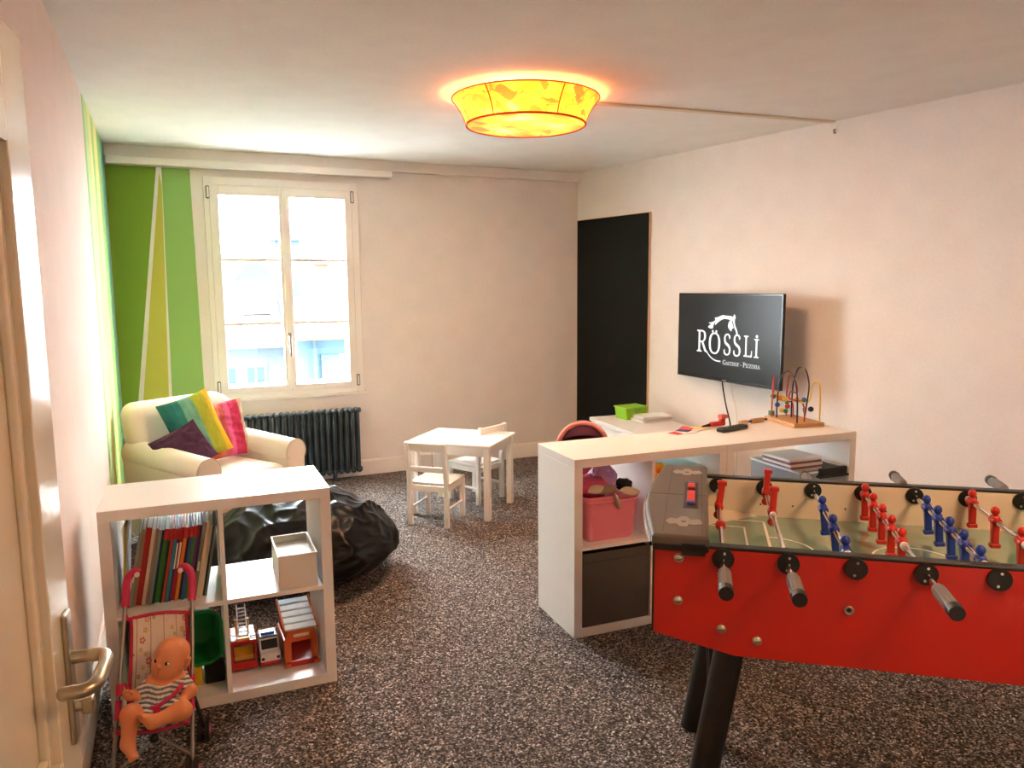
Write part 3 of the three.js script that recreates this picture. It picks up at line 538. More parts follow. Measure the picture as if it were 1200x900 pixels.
// toys in the lower right cube
{
  const Y0 = 0.039, red = M('#b3130f', 0.28, { clearcoat: 0.4 }), white = M('#ececec', 0.35), yel = M('#e5a912', 0.35), blk = M('#16181b', 0.3), blue = M('#2f57a8', 0.35), org = M('#d0622a', 0.4), glassD = M('#7f8890', 0.1);
  const wheels = (g, xs, zs, r) => { for (const x of xs) for (const z of zs) mesh('wheel', rod([x - 0.006, r, z], [x + 0.006, r, z], r, 18), blk, g); };
  const F = thing('toy_fire_engine', 'red toy fire engine with a raised white ladder', 'toy car', k1(0.442, Y0, -0.135), K1.r - 0.02);
  mesh('cab', [bx(-0.047, 0.047, 0.014, 0.03, -0.2, 0, 0.004), bx(-0.047, -0.038, 0.03, 0.125, -0.06, 0, 0.003), bx(0.038, 0.047, 0.03, 0.125, -0.06, 0, 0.003), bx(-0.047, 0.047, 0.112, 0.127, -0.06, 0.002, 0.004), bx(-0.047, 0.047, 0.014, 0.042, -0.008, 0.003, 0.003), bx(-0.047, 0.047, 0.03, 0.1, -0.2, -0.06, 0.004)], red, F);
  mesh('bench', [bx(-0.036, 0.036, 0.042, 0.06, -0.055, -0.015, 0.004), bx(-0.036, 0.036, 0.05, 0.085, -0.058, -0.048, 0.003)], yel, F);
  mesh('windscreen', bx(-0.038, 0.038, 0.044, 0.111, -0.004, -0.003, 0), glassPane, F);
  mesh('roof_stripe', [bx(-0.045, -0.02, 0.127, 0.130, -0.055, -0.005, 0.001), bx(0.025, 0.045, 0.127, 0.130, -0.02, -0.012, 0.001), bx(0.025, 0.045, 0.127, 0.130, -0.04, -0.03, 0.001)], white, F);
  const lad = (y0, z0, y1, z1) => { const gs = [rod([-0.016, y0, z0], [-0.016, y1, z1], 0.003, 6), rod([0.016, y0, z0], [0.016, y1, z1], 0.003, 6)]; for (let k = 1; k < 9; k++) { const t = k / 9; gs.push(rod([-0.016, y0 + (y1 - y0) * t, z0 + (z1 - z0) * t], [0.016, y0 + (y1 - y0) * t, z0 + (z1 - z0) * t], 0.0025, 6)); } return gs; };
  mesh('ladder', lad(0.130, -0.005, 0.195, -0.19), white, F);
mesh('ladder_mount', bx(-0.024, 0.024, 0.126, 0.136, -0.03, -0.002, 0.003), yel, F); for (const k of [-1, 1]) mesh('ladder_post', bx(k * 0.022 - 0.004, k * 0.022 + 0.004, 0.10, 0.17, -0.12, -0.10, 0.003), yel, F);
  wheels(F, [-0.042, 0.042], [-0.04, -0.16], 0.018);
  const P = thing('toy_police_car', 'small white and blue toy van with red bumper', 'toy car', k1(0.538, Y0, -0.135), K1.r + 0.03);
  mesh('body', extrude([[0, 0.014], [-0.16, 0.014], [-0.16, 0.07], [-0.13, 0.098], [-0.05, 0.098], [-0.022, 0.062], [0, 0.056]], 0.074, 0.004).rotateY(-Math.PI / 2).translate(0.037, 0, 0), white, P);
  mesh('windscreen', place(bx(-0.03, 0.03, 0, 0.036, -0.001, 0.0015, 0.001), 0, 0.066, -0.0235, -0.66, 0, 0), blk, P);
  mesh('roof', bx(-0.034, 0.034, 0.097, 0.105, -0.125, -0.052, 0.004), blue, P);
  mesh('light_bar', bx(-0.026, 0.026, 0.104, 0.114, -0.085, -0.07, 0.004), M('#3f6fd0', 0.15), P);
  mesh('bumper', bx(-0.039, 0.039, 0.012, 0.026, -0.006, 0.006, 0.003), red, P);
  mesh('headlight', [ball(0.006, -0.028, 0.038, 0, 1, 1, 0.4), ball(0.006, 0.028, 0.038, 0, 1, 1, 0.4)], blk, P);
  mesh('side_stripe', [bx(-0.0385, -0.036, 0.04, 0.055, -0.155, -0.01, 0), bx(0.036, 0.0385, 0.04, 0.055, -0.155, -0.01, 0)], blue, P);
  wheels(P, [-0.034, 0.034], [-0.035, -0.125], 0.016);
  const G = thing('toy_garage', 'orange toy stable with a slatted white roof', 'toy building', k1(0.652, Y0, -0.11), K1.r + 0.03);
  const w = 0.064;
  mesh('front_wall', [bx(-w, -0.038, 0, 0.10, -0.008, 0, 0.002), bx(0.036, w, 0, 0.10, -0.008, 0, 0.002), extrude([[-w, 0.098], [w, 0.098], [0.05, 0.142], [-0.05, 0.142]], 0.008).translate(0, 0, -0.008)], org, G);
  mesh('side_wall', bx(-w, -w + 0.008, 0, 0.10, -0.2, -0.008, 0.002), org, G); mesh('side_wall', bx(w - 0.008, w, 0, 0.10, -0.2, -0.008, 0.002), org, G);
  mesh('back_wall', bx(-w + 0.008, w - 0.008, 0, 0.14, -0.2, -0.192, 0.002), org, G);
  mesh('floor_plate', bx(-w + 0.008, w - 0.008, 0, 0.022, -0.19, 0.008, 0.002), M('#c22a16', 0.35), G);
  mesh('foot', [bx(w - 0.02, w + 0.004, 0, 0.014, 0, 0.012, 0.003), bx(-w - 0.004, -w + 0.02, 0, 0.014, 0, 0.012, 0.003)], org, G);
  mesh('name_plate', bx(-0.03, 0.03, 0.116, 0.128, 0, 0.003, 0.002), M('#e8d7c2', 0.5), G);
  for (let k = 0; k < 5; k++) { const z = -0.006 - k * 0.04; mesh('roof_slat', place(bx(-0.060, 0.060, -0.004, 0.004, -0.0165, 0.0165, 0.002), 0, 0.150 + k * 0.010, z - 0.012, 0.24, 0, 0), k === 4 ? M('#c9d6e2', 0.4) : white, G); }
  for (const s of [-1, 1]) mesh('roof_rail', rod([s * 0.062, 0.145, -0.002], [s * 0.062, 0.2, -0.195], 0.005, 8), org, G);
}
// lower left cube
{
  const gr = M('#12803c', 0.3, { clearcoat: 0.3 });
  const rr2 = (w, h, r, n = 6) => { const o = []; for (const [cx, cy, a0] of [[w / 2 - r, h / 2 - r, 0], [-w / 2 + r, h / 2 - r, 1], [-w / 2 + r, -h / 2 + r, 2], [w / 2 - r, -h / 2 + r, 3]]) for (let i = 0; i <= n; i++) { const a = (a0 + i / n) * Math.PI / 2; o.push([cx + r * Math.cos(a), cy + r * Math.sin(a)]); } return o; };
  const tub = thing('green_tub', 'green plastic tub lying on its side in the cube shelf', 'tub', k1(0.235, 0.228, -0.085), K1.r);
  const loops = [[0.255, 0.194, 0.05, 0.004], [0.245, 0.184, 0.048, 0.0], [0.215, 0.155, 0.045, -0.11], [0.19, 0.135, 0.04, -0.13], [0.02, 0.02, 0.008, -0.131]];
  { const n = 28, pos = [], idx = []; loops.forEach(([w, h, r, z]) => rr2(w, h, r).forEach(([x, y]) => pos.push(x, y, z))); for (let l = 0; l + 1 < loops.length; l++) for (let i = 0; i < n; i++) { const a = l * n + i, b = l * n + (i + 1) % n; idx.push(a, b, a + n, b, b + n, a + n); }
    const g = new THREE.BufferGeometry(); g.setAttribute('position', new THREE.Float32BufferAttribute(pos, 3)); g.setIndex(idx); g.computeVertexNormals();
    mesh('shell', g, new THREE.MeshPhysicalMaterial({ color: C('#12803c'), roughness: 0.3, side: THREE.DoubleSide }), tub); }
  mesh('rim', tube(rr2(0.258, 0.197, 0.05).map(([x, y]) => [x, y, 0.003]), 0.0065, 120, 8, true), M('#1b9a4c', 0.25), tub);
  const bb = thing('black_crate', 'small black plastic crate under the green tub', 'crate', k1(0.335, 0.0385, -0.10), K1.r);
  mesh('body', [bx(-0.035, 0.035, 0, 0.09, -0.16, 0, 0.006, 2)], M('#111214', 0.4), bb); mesh('lid', bx(-0.037, 0.037, 0.08, 0.088, -0.162, 0.002, 0.003), M('#17181a', 0.4), bb);
  const yb = thing('yellow_block', 'yellow plastic toy block beside the black crate', 'toy', k1(0.262, 0.0385, -0.10), K1.r);
  mesh('body', bx(-0.03, 0.03, 0, 0.075, -0.1, 0, 0.005, 2), M('#e2b41c', 0.4), yb); mesh('stud', [-0.013, 0.013].map((x) => rod([x, 0.074, -0.03], [x, 0.084, -0.03], 0.008)), M('#e2b41c', 0.4), yb);
  const pb = mesh('purple_pouch', smoothed(new RoundedBoxGeometry(0.09, 0.25, 0.16, 4, 0.03)), M('#2c1a3a', 0.8)); tag(pb, 'dark purple pouch at the left side of the lower cube', 'pouch'); pb.position.set(...k1(0.09, 0.164, -0.295)); pb.rotation.y = 0.1;
}

// contents of the right hand shelf
{
  const Y1 = K2.h / 2 + 0.0085, pink = M('#e88794', 0.42);
  const b = thing('pink_bin', 'open pink plastic storage bin holding dress-up clothes', 'bin', k2(0.205, Y1, -0.03), K2.r);
  const w0 = 0.118, w1 = 0.136, h = 0.20, d0 = 0.27, d1 = 0.29;
  { const ring = (w, d, y, r, n = 6) => { const o = []; for (const [sx, sz, a0] of [[1, 1, 0], [-1, 1, 1], [-1, -1, 2], [1, -1, 3]]) for (let i = 0; i <= n; i++) { const a = (a0 + i / n) * Math.PI / 2; o.push([sx * (w - r) + r * Math.cos(a), y, sz * (d / 2 - r) + r * Math.sin(a) - 0.15]); } return o; };
    const L = [ring(w0 * 0.9, d0 * 0.94, 0, 0.02), ring(w0, d0, 0.008, 0.028), ring(w1 - 0.004, d1 - 0.008, h - 0.02, 0.03), ring(w1, d1, h - 0.02, 0.03), ring(w1 + 0.003, d1 + 0.006, h - 0.004, 0.03), ring(w1, d1, h, 0.03), ring(w1 - 0.006, d1 - 0.012, h - 0.002, 0.03), ring(w0 - 0.006, d0 - 0.012, 0.012, 0.025), ring(0.01, 0.02, 0.012, 0.004)];
    const n = 28, pos = [], idx = []; L.forEach((l) => l.forEach((p) => pos.push(...p))); for (let l = 0; l + 1 < L.length; l++) for (let i = 0; i < n; i++) { const a = l * n + i, c = l * n + (i + 1) % n; idx.push(a, a + n, c, c, a + n, c + n); }
    const g = new THREE.BufferGeometry(); g.setAttribute('position', new THREE.Float32BufferAttribute(pos, 3)); g.setIndex(idx); g.computeVertexNormals(); mesh('body', g, new THREE.MeshPhysicalMaterial({ color: C('#e88794'), roughness: 0.42, side: THREE.DoubleSide }), b); }
  mesh('rim_band', bx(-w1 + 0.012, w1 - 0.012, h - 0.03, h - 0.022, -0.15 + d1 / 2 - 0.006, -0.15 + d1 / 2 + 0.006, 0.003), pink, b);
  const cl = (name, label, colour, cx, cy, cz, sx, sy, sz, sd, rough = 0.9) => { const g = new THREE.SphereGeometry(1, 40, 28), p = g.attributes.position; for (let i = 0; i < p.count; i++) { const x = p.getX(i), y = p.getY(i), z = p.getZ(i), k = 1 + 0.55 * (fbm(x * 1.8 + sd, y * 1.8, z * 1.8, 3) - 0.5); p.setXYZ(i, x * sx * k, y * sy * k, z * sz * k); } g.computeVertexNormals(); const m = tag(mesh(name, g, M(colour, rough)), label, 'clothing', 'dress-up clothes in the pink bin'); m.position.set(...k2(cx, cy, cz)); m.rotation.y = K2.r; return m; };
  cl('red_cloth', 'red cloth crumpled inside the pink bin', '#c8506a', 0.17, Y1 + 0.20, -0.20, 0.09, 0.055, 0.09, 3);
  cl('pink_cloth', 'shiny light pink cloth at the back of the pink bin', '#e0a4cf', 0.25, Y1 + 0.23, -0.22, 0.07, 0.06, 0.06, 8, 0.5);
  // beige fabric leaves hanging over the rim
  const lf = thing('beige_fabric_bow', 'beige striped cloth bow hanging over the pink bin rim', 'clothing', k2(0.2, Y1 + h + 0.012, -0.016), K2.r, 'dress-up clothes in the pink bin');
  const leaf = (x, y, z, rx, ry, rz, L0 = 0.075, W = 0.028, L = L0 * 1.25) => { const g = new THREE.SphereGeometry(1, 18, 12), p = g.attributes.position; for (let i = 0; i < p.count; i++) { const t = p.getX(i), k = (1 - t * t * 0.75); p.setXYZ(i, (t + 1) * L / 2, p.getY(i) * 0.008, p.getZ(i) * W * k); } g.computeVertexNormals(); return place(g, x, y, z, rx, ry, rz); };
  const beige = M('#cbb99e', 0.9), beige2 = M('#8f7a62', 0.9);
  mesh('cloth_tip', leaf(0, 0.004, 0.004, 0.4, 0.1, -1.15, 0.085), beige, lf); mesh('cloth_tip', leaf(0.02, 0.012, 0.0, 0.5, -0.1, -0.1, 0.085), beige, lf);
  mesh('cloth_tip', leaf(-0.1, 0.012, 0.0, 0.4, 0.2, 0.05, 0.1), beige2, lf); mesh('cloth_tip', leaf(-0.13, 0.02, 0.0, 0.4, 0.2, 0.1, 0.07), beige, lf);
  const cap = cl('round_hat', 'black round hat lying on the pink bin', '#121214', 0.295, Y1 + 0.222, -0.10, 0.036, 0.03, 0.04, 5);
  // grey fabric box in the lower left cube
  const f = thing('fabric_box', 'dark grey fabric box filling the lower cube of the shelf', 'box', k2(0.045, 0.0385, -0.006), K2.r);
  const fab = M('#544e47', 0.95, { bumpMap: weave, bumpScale: 0.0008 }), W = 0.325, Hh = 0.325, D = 0.34, t = 0.006;
  mesh('front_panel', boxUV(bx(0, W, 0, Hh, -t, 0, 0.002)), fab, f);
  mesh('side_panel', boxUV(bx(0, t, 0, Hh, -D, -t, 0.002)), fab, f); mesh('side_panel', boxUV(bx(W - t, W, 0, Hh, -D, -t, 0.002)), fab, f);
  mesh('back_panel', boxUV(bx(t, W - t, 0, Hh, -D, -D + t, 0.002)), fab, f); mesh('bottom_panel', boxUV(bx(t, W - t, 0, t, -D + t, -t, 0)), fab, f);
  mesh('hem', boxUV(bx(0.002, W - 0.002, Hh - 0.04, Hh - 0.037, -0.001, 0.0012, 0)), M('#3c3833', 0.95), f);
  // second cube: pale blue box and a yellow toy
  const tb = thing('pale_blue_box', 'pale blue cardboard box in the middle upper cube', 'box', k2(0.44, Y1, -0.10), K2.r);
  mesh('body', bx(0, 0.26, 0, 0.24, -0.25, 0, 0.004), M('#bcd3cf', 0.6), tb); mesh('lid', bx(-0.004, 0.264, 0.235, 0.275, -0.254, 0.004, 0.004), M('#c6dcd8', 0.6), tb);
  const yt = thing('yellow_toy_flower', 'small yellow and orange toy flower in the middle upper cube', 'toy', k2(0.436, Y1 + 0.001, -0.045), K2.r);
  mesh('stem', rod([0, 0, 0], [0, 0.26, 0], 0.006), M('#e9e4d8', 0.5), yt); for (let i = 0; i < 6; i++) { const a = i * 1.047; mesh('petal', ball(0.016, 0.022 * Math.cos(a), 0.285 + 0.022 * Math.sin(a), 0, 1, 1, 0.5), M('#f0b81e', 0.5), yt); } mesh('flower_eye', ball(0.014, 0, 0.285, 0.004, 1, 1, 0.6), M('#e8761a', 0.5), yt);
  // clear plastic box with black latch
  const clear = new THREE.MeshPhysicalMaterial({ color: C('#dfe6ee'), roughness: 0.2, transmission: 0.75, thickness: 0, ior: 1.45 });
  const cb = thing('clear_box', 'transparent plastic box with black latch in the wide shelf cube', 'box', k2(1.195, Y1, 0.012), K2.r);
  const cw = 0.275, cd = 0.36, chh = 0.21;
  mesh('body', [bx(0, cw, 0, 0.003, -cd, 0, 0), bx(0, 0.003, 0, chh, -cd, 0, 0), bx(cw - 0.003, cw, 0, chh, -cd, 0, 0), bx(0, cw, 0, chh, -0.003, 0, 0), bx(0, cw, 0, chh, -cd, -cd + 0.003, 0)], clear, cb);
  mesh('rim', [bx(-0.012, 0.003, chh - 0.008, chh, -cd - 0.006, 0.01, 0.002), bx(cw - 0.003, cw + 0.012, chh - 0.008, chh, -cd - 0.006, 0.01, 0.002), bx(0, cw, chh - 0.008, chh, -0.003, 0.01, 0.002), bx(0, cw, chh - 0.008, chh, -cd - 0.006, -cd + 0.003, 0.002)], M('#d5dce4', 0.25), cb);
  mesh('latch', [bx(0.09, 0.255, chh - 0.022, chh + 0.016, 0.006, 0.028, 0.005, 2), bx(0.08, 0.262, chh - 0.03, chh - 0.02, 0.006, 0.032, 0.002)], blackPl, cb);
  const boxWords = ['bottom', 'second', 'third', 'fourth', 'fifth', 'sixth', 'seventh', 'eighth', 'topmost'];
  for (let i = 0; i < 9; i++) { const s = thing('game_box', 'flat white game box, ' + boxWords[i] + ' of the pile in the clear plastic box', 'box', k2(1.235 + 0.006 * (i % 2), Y1 + 0.0035 + i * 0.0265, -0.115), K2.r, 'flat boxes piled in the clear box'); mesh('tray', bx(0, 0.2, 0, 0.013, -0.2, 0, 0.001), M('#8a5f63', 0.6), s); mesh('lid', bx(-0.002, 0.202, 0.013, 0.026, -0.202, 0.002, 0.0015), M('#eee3dc', 0.6), s); }
}

// things on top of the right hand shelf
{
  const Y = K2.h + 0.0005;
  const mz = thing('bead_maze', 'wooden bead maze toy with coloured wires on the shelf end', 'toy', [3.258, Y, 3.0], -0.18);
  const wood = new THREE.MeshPhysicalMaterial({ map: woodMap, color: C('#ffffff'), roughness: 0.5 });
  mesh('base', boxUV(bx(-0.088, 0.088, 0, 0.02, -0.135, 0.135, 0.004, 2)), wood, mz);
  const wire = (pts, col, r = 0.004) => mesh('wire', tube(pts, r, 90, 8), M(col, 0.35), mz);
  const dk = '#26170f';
  wire([[-0.055, 0.02, 0.11], [-0.058, 0.12, 0.11], [-0.06, 0.20, 0.10], [-0.055, 0.255, 0.06], [-0.05, 0.275, 0.02], [-0.05, 0.255, -0.03], [-0.055, 0.20, -0.055], [-0.06, 0.1, -0.06], [-0.06, 0.02, -0.06]], dk);
  wire([[0.02, 0.02, 0.06], [0.02, 0.10, 0.075], [0.03, 0.20, 0.075], [0.03, 0.27, 0.05], [0.03, 0.292, 0.01], [0.03, 0.27, -0.03], [0.025, 0.2, -0.05], [0.02, 0.1, -0.05], [0.02, 0.02, -0.05]], dk);
  wire([[0.07, 0.02, 0.115], [0.07, 0.12, 0.115], [0.068, 0.20, 0.11], [0.065, 0.225, 0.085], [0.06, 0.20, 0.06], [0.058, 0.13, 0.05], [0.05, 0.105, 0.02], [0.02, 0.11, -0.02], [-0.02, 0.13, -0.07], [-0.045, 0.14, -0.115], [-0.05, 0.11, -0.125], [-0.05, 0.02, -0.125]], '#e9c24a');
  wire([[0.0, 0.02, 0.09], [0.0, 0.06, 0.09], [0.02, 0.08, 0.05], [0.05, 0.07, 0.02], [0.05, 0.11, -0.01], [0.0, 0.12, 0.03], [-0.03, 0.13, 0.0], [0.0, 0.16, -0.03], [0.05, 0.15, -0.05], [0.05, 0.21, -0.07], [0.03, 0.24, -0.09], [0.03, 0.16, -0.11], [0.03, 0.02, -0.11]], '#b8281e');
  wire([[-0.07, 0.02, -0.09], [-0.07, 0.15, -0.09], [-0.06, 0.21, -0.1], [-0.05, 0.23, -0.11], [-0.045, 0.15, -0.12], [-0.03, 0.12, -0.09], [0.0, 0.10, -0.09], [0.05, 0.09, -0.09], [0.06, 0.02, -0.09]], '#c4362a');
  const beads = [[-0.05, 0.035, -0.125, '#18703a', 0.012, 1], [-0.045, 0.125, -0.12, '#1c6b50', 0.013], [-0.03, 0.118, -0.09, '#e07f1c', 0.0125], [-0.045, 0.085, -0.08, '#2557a8', 0.012], [-0.02, 0.115, -0.055, '#e9b81c', 0.012], [-0.018, 0.1, -0.035, '#2f8a3c', 0.0095], [-0.025, 0.085, -0.02, '#c22a20', 0.012], [-0.045, 0.062, -0.04, '#e9b81c', 0.012], [-0.035, 0.06, -0.02, '#1f7a40', 0.011], [0.0, 0.125, 0.02, '#e8922a', 0.013], [0.03, 0.125, 0.04, '#2b6aa0', 0.012], [0.05, 0.08, 0.07, '#1c1216', 0.013], [0.045, 0.115, 0.0, '#e8b02a', 0.011]];
  for (const [x, y, z, c, r, cube] of beads) mesh('bead', cube ? bx(x - 0.012, x + 0.012, y - 0.012, y + 0.012, z - 0.012, z + 0.012, 0.003, 2) : ball(r * 1.12, x, y, z, 1, 0.95, 1, 14), M(c, 0.35), mz);
  const rm = thing('remote_control', 'black remote control lying on the white shelf', 'remote control', [2.84, Y, 3.02], 0.22);
  mesh('body', smoothed(new RoundedBoxGeometry(0.2, 0.02, 0.046, 3, 0.008)).translate(0, 0.01, 0), M('#1a1917', 0.4), rm);
  for (let i = 0; i < 8; i++) for (let j = 0; j < 3; j++) mesh('button', bx(-0.08 + i * 0.02, -0.07 + i * 0.02, 0.019, 0.0215, -0.014 + j * 0.011, -0.007 + j * 0.011, 0.001), M(i === 1 ? '#8c8a84' : '#3a3935', 0.5), rm);
  const rg = thing('toy_drill', 'red and black toy drill on the shelf by the wall', 'toy', [2.83, Y, 2.915], 0.1);
  mesh('body', [bx(-0.045, 0.05, 0.004, 0.028, -0.014, 0.014, 0.008, 2), place(bx(-0.015, 0.015, 0, 0.03, -0.012, 0.012, 0.006, 2), 0.03, 0.02, 0, 0, 0, -0.3)], M('#c9211a', 0.35), rg);
  mesh('nose', rod([-0.05, 0.014, 0], [-0.10, 0.012, 0], 0.009, 12, 0.004), blackPl, rg); mesh('battery', bx(0.018, 0.062, 0.04, 0.06, -0.016, 0.016, 0.004), M('#d8574a', 0.4), rg);
  const w1 = thing('wooden_rattle', 'light wooden toy rolling pin lying at the back of the shelf', 'toy', [3.045, Y, 2.925], 0.12);
  mesh('barrel', rod([0.0, 0.013, 0], [0.085, 0.013, 0], 0.013, 20), wood, w1); mesh('grip', [rod([-0.035, 0.013, 0], [0.0, 0.013, 0], 0.006), rod([0.085, 0.013, 0], [0.115, 0.013, 0], 0.006)], M('#3d2413', 0.5), w1); mesh('collar', rod([-0.085, 0.012, 0], [-0.035, 0.012, 0], 0.012, 16), wood, w1);
  const pp = thing('card_fan', 'red white and blue printed cards spread on the shelf', 'cards', [2.60, Y, 2.95], 0.2);
  [['#c93a34', 0, 0, 0.1], ['#f0ece4', 0.03, 0.01, -0.2], ['#33407e', 0.045, -0.015, 0.35], ['#efe9dc', 0.085, 0.0, 0.1], ['#c8392f', 0.07, -0.03, 0.5], ['#e8c98a', 0.11, -0.005, -0.3]].forEach(([c, x, z, r], i) => mesh('card', place(bx(-0.045, 0.045, 0, 0.0012, -0.032, 0.032, 0), x * 1.5 - 0.04, i * 0.0013, z * 1.3, 0, r, 0), M(c, 0.5), pp));
}

// low white play table by the wall, and what is on it
{
  const T = thing('play_table', 'low white table against the wall behind the shelves', 'table', [3.255, 0, 0.91], -0.08);
  const w = 0.5, d = 0.9, h = 0.49;
  mesh('tabletop', bx(0, w, h - 0.03, h, 0, d, 0.004), M('#e8e2da', 0.5), T);
  mesh('apron', [bx(0.015, 0.033, h - 0.11, h - 0.03, 0.05, d - 0.05, 0.002), bx(w - 0.033, w - 0.015, h - 0.11, h - 0.03, 0.05, d - 0.05, 0.002), bx(0.033, w - 0.033, h - 0.11, h - 0.03, 0.015, 0.033, 0.002), bx(0.033, w - 0.033, h - 0.11, h - 0.03, d - 0.033, d - 0.015, 0.002)], whiteLac, T);
  for (const x of [0.01, w - 0.055]) for (const z of [0.01, d - 0.055]) mesh('leg', bx(x, x + 0.045, 0, h - 0.03, z, z + 0.045, 0.004), whiteLac, T);
  const g = thing('green_box', 'bright lime green plastic box on the low table', 'box', [3.51, h + 0.0005, 1.10], 0.05);
  const lime = M('#84c41e', 0.4);
  { const a = extrude([[-0.088, 0], [0.088, 0], [0.1, 0.085], [-0.1, 0.085]], 0.15, 0.006).translate(0, 0, -0.075); mesh('body', a, lime, g); mesh('lid', bx(-0.105, 0.105, 0.083, 0.096, -0.083, 0.083, 0.005, 2), M('#96d030', 0.4), g); mesh('clip', bx(-0.03, 0.03, 0.06, 0.09, 0.078, 0.088, 0.003), M('#74b31a', 0.4), g); }
  const cols = ['#efece6', '#d9d4cc', '#f1eee8', '#b8433a', '#e9e6e0', '#cfd4d8', '#f2efe9'];
  cols.forEach((c, i) => { const m = thing('magazine', ['glossy pale magazine with ' + ['an ivory', 'a light grey', 'a bright white', 'a red', 'a cream', 'a bluish', 'a chalk white'][i] + ' cover in the pile on the low table'][0], 'magazine', [3.585 + rr(-0.012, 0.012), h + 0.0005 + i * 0.0062, 1.265 + rr(-0.012, 0.012)], rr(-0.25, 0.1), 'magazines on the low table'); mesh('cover', [bx(-0.12, 0.12, 0, 0.001, -0.085, 0.085, 0), bx(-0.12, 0.12, 0.0048, 0.0058, -0.085, 0.085, 0)], M(c, 0.35), m); mesh('pages', bx(-0.119, 0.119, 0.001, 0.0048, -0.084, 0.084, 0), M('#e5e2dc', 0.8), m); });
}
// doll's pram with pink hood behind the shelf
{
  const P = thing('doll_pram', 'doll\'s pram with a pink rimmed dark purple hood behind the shelf', 'doll pram', [2.455, 0, 2.2], -0.45);
  const dark = new THREE.MeshPhysicalMaterial({ color: C('#4a1730'), roughness: 0.9, side: THREE.DoubleSide }), pk = M('#e2897c', 0.7), bas = M('#9c3350', 0.85);
  { const g = new THREE.SphereGeometry(0.135, 32, 20, 0, Math.PI * 2, 0, Math.PI / 2); g.rotateX(-0.55); g.scale(1, 1.05, 0.9); mesh('hood', g.translate(0, 0.59, 0), dark, P); }
  { const pts = []; for (let i = 0; i <= 24; i++) { const a = Math.PI * i / 24, x = 0.138 * Math.cos(a), y = 0.138 * Math.sin(a); pts.push([x, 0.59 + y * 0.98, 0.045 + y * 0.1]); } mesh('hood_rim', tube(pts, 0.013, 50, 10), pk, P); }
  mesh('bassinet', smoothed(new RoundedBoxGeometry(0.26, 0.16, 0.42, 4, 0.05)).translate(0, 0.50, 0.1), bas, P);
  for (const s of [-1, 1]) { mesh('frame', [rod([s * 0.12, 0.44, -0.1], [s * 0.13, 0.07, 0.26], 0.008), rod([s * 0.12, 0.44, 0.28], [s * 0.13, 0.07, -0.12], 0.008)], steel, P); for (const z of [0.26, -0.12]) { const w = mesh('wheel', new THREE.TorusGeometry(0.055, 0.012, 10, 28).rotateY(Math.PI / 2).translate(s * 0.145, 0.068, z), blackPl, P); mesh('hub', [rod([s * 0.135, 0.068, z], [s * 0.155, 0.068, z], 0.014), rod([s * 0.145, 0.018, z], [s * 0.145, 0.118, z], 0.004), rod([s * 0.145, 0.068, z - 0.05], [s * 0.145, 0.068, z + 0.05], 0.004)], pk, w); } }
}

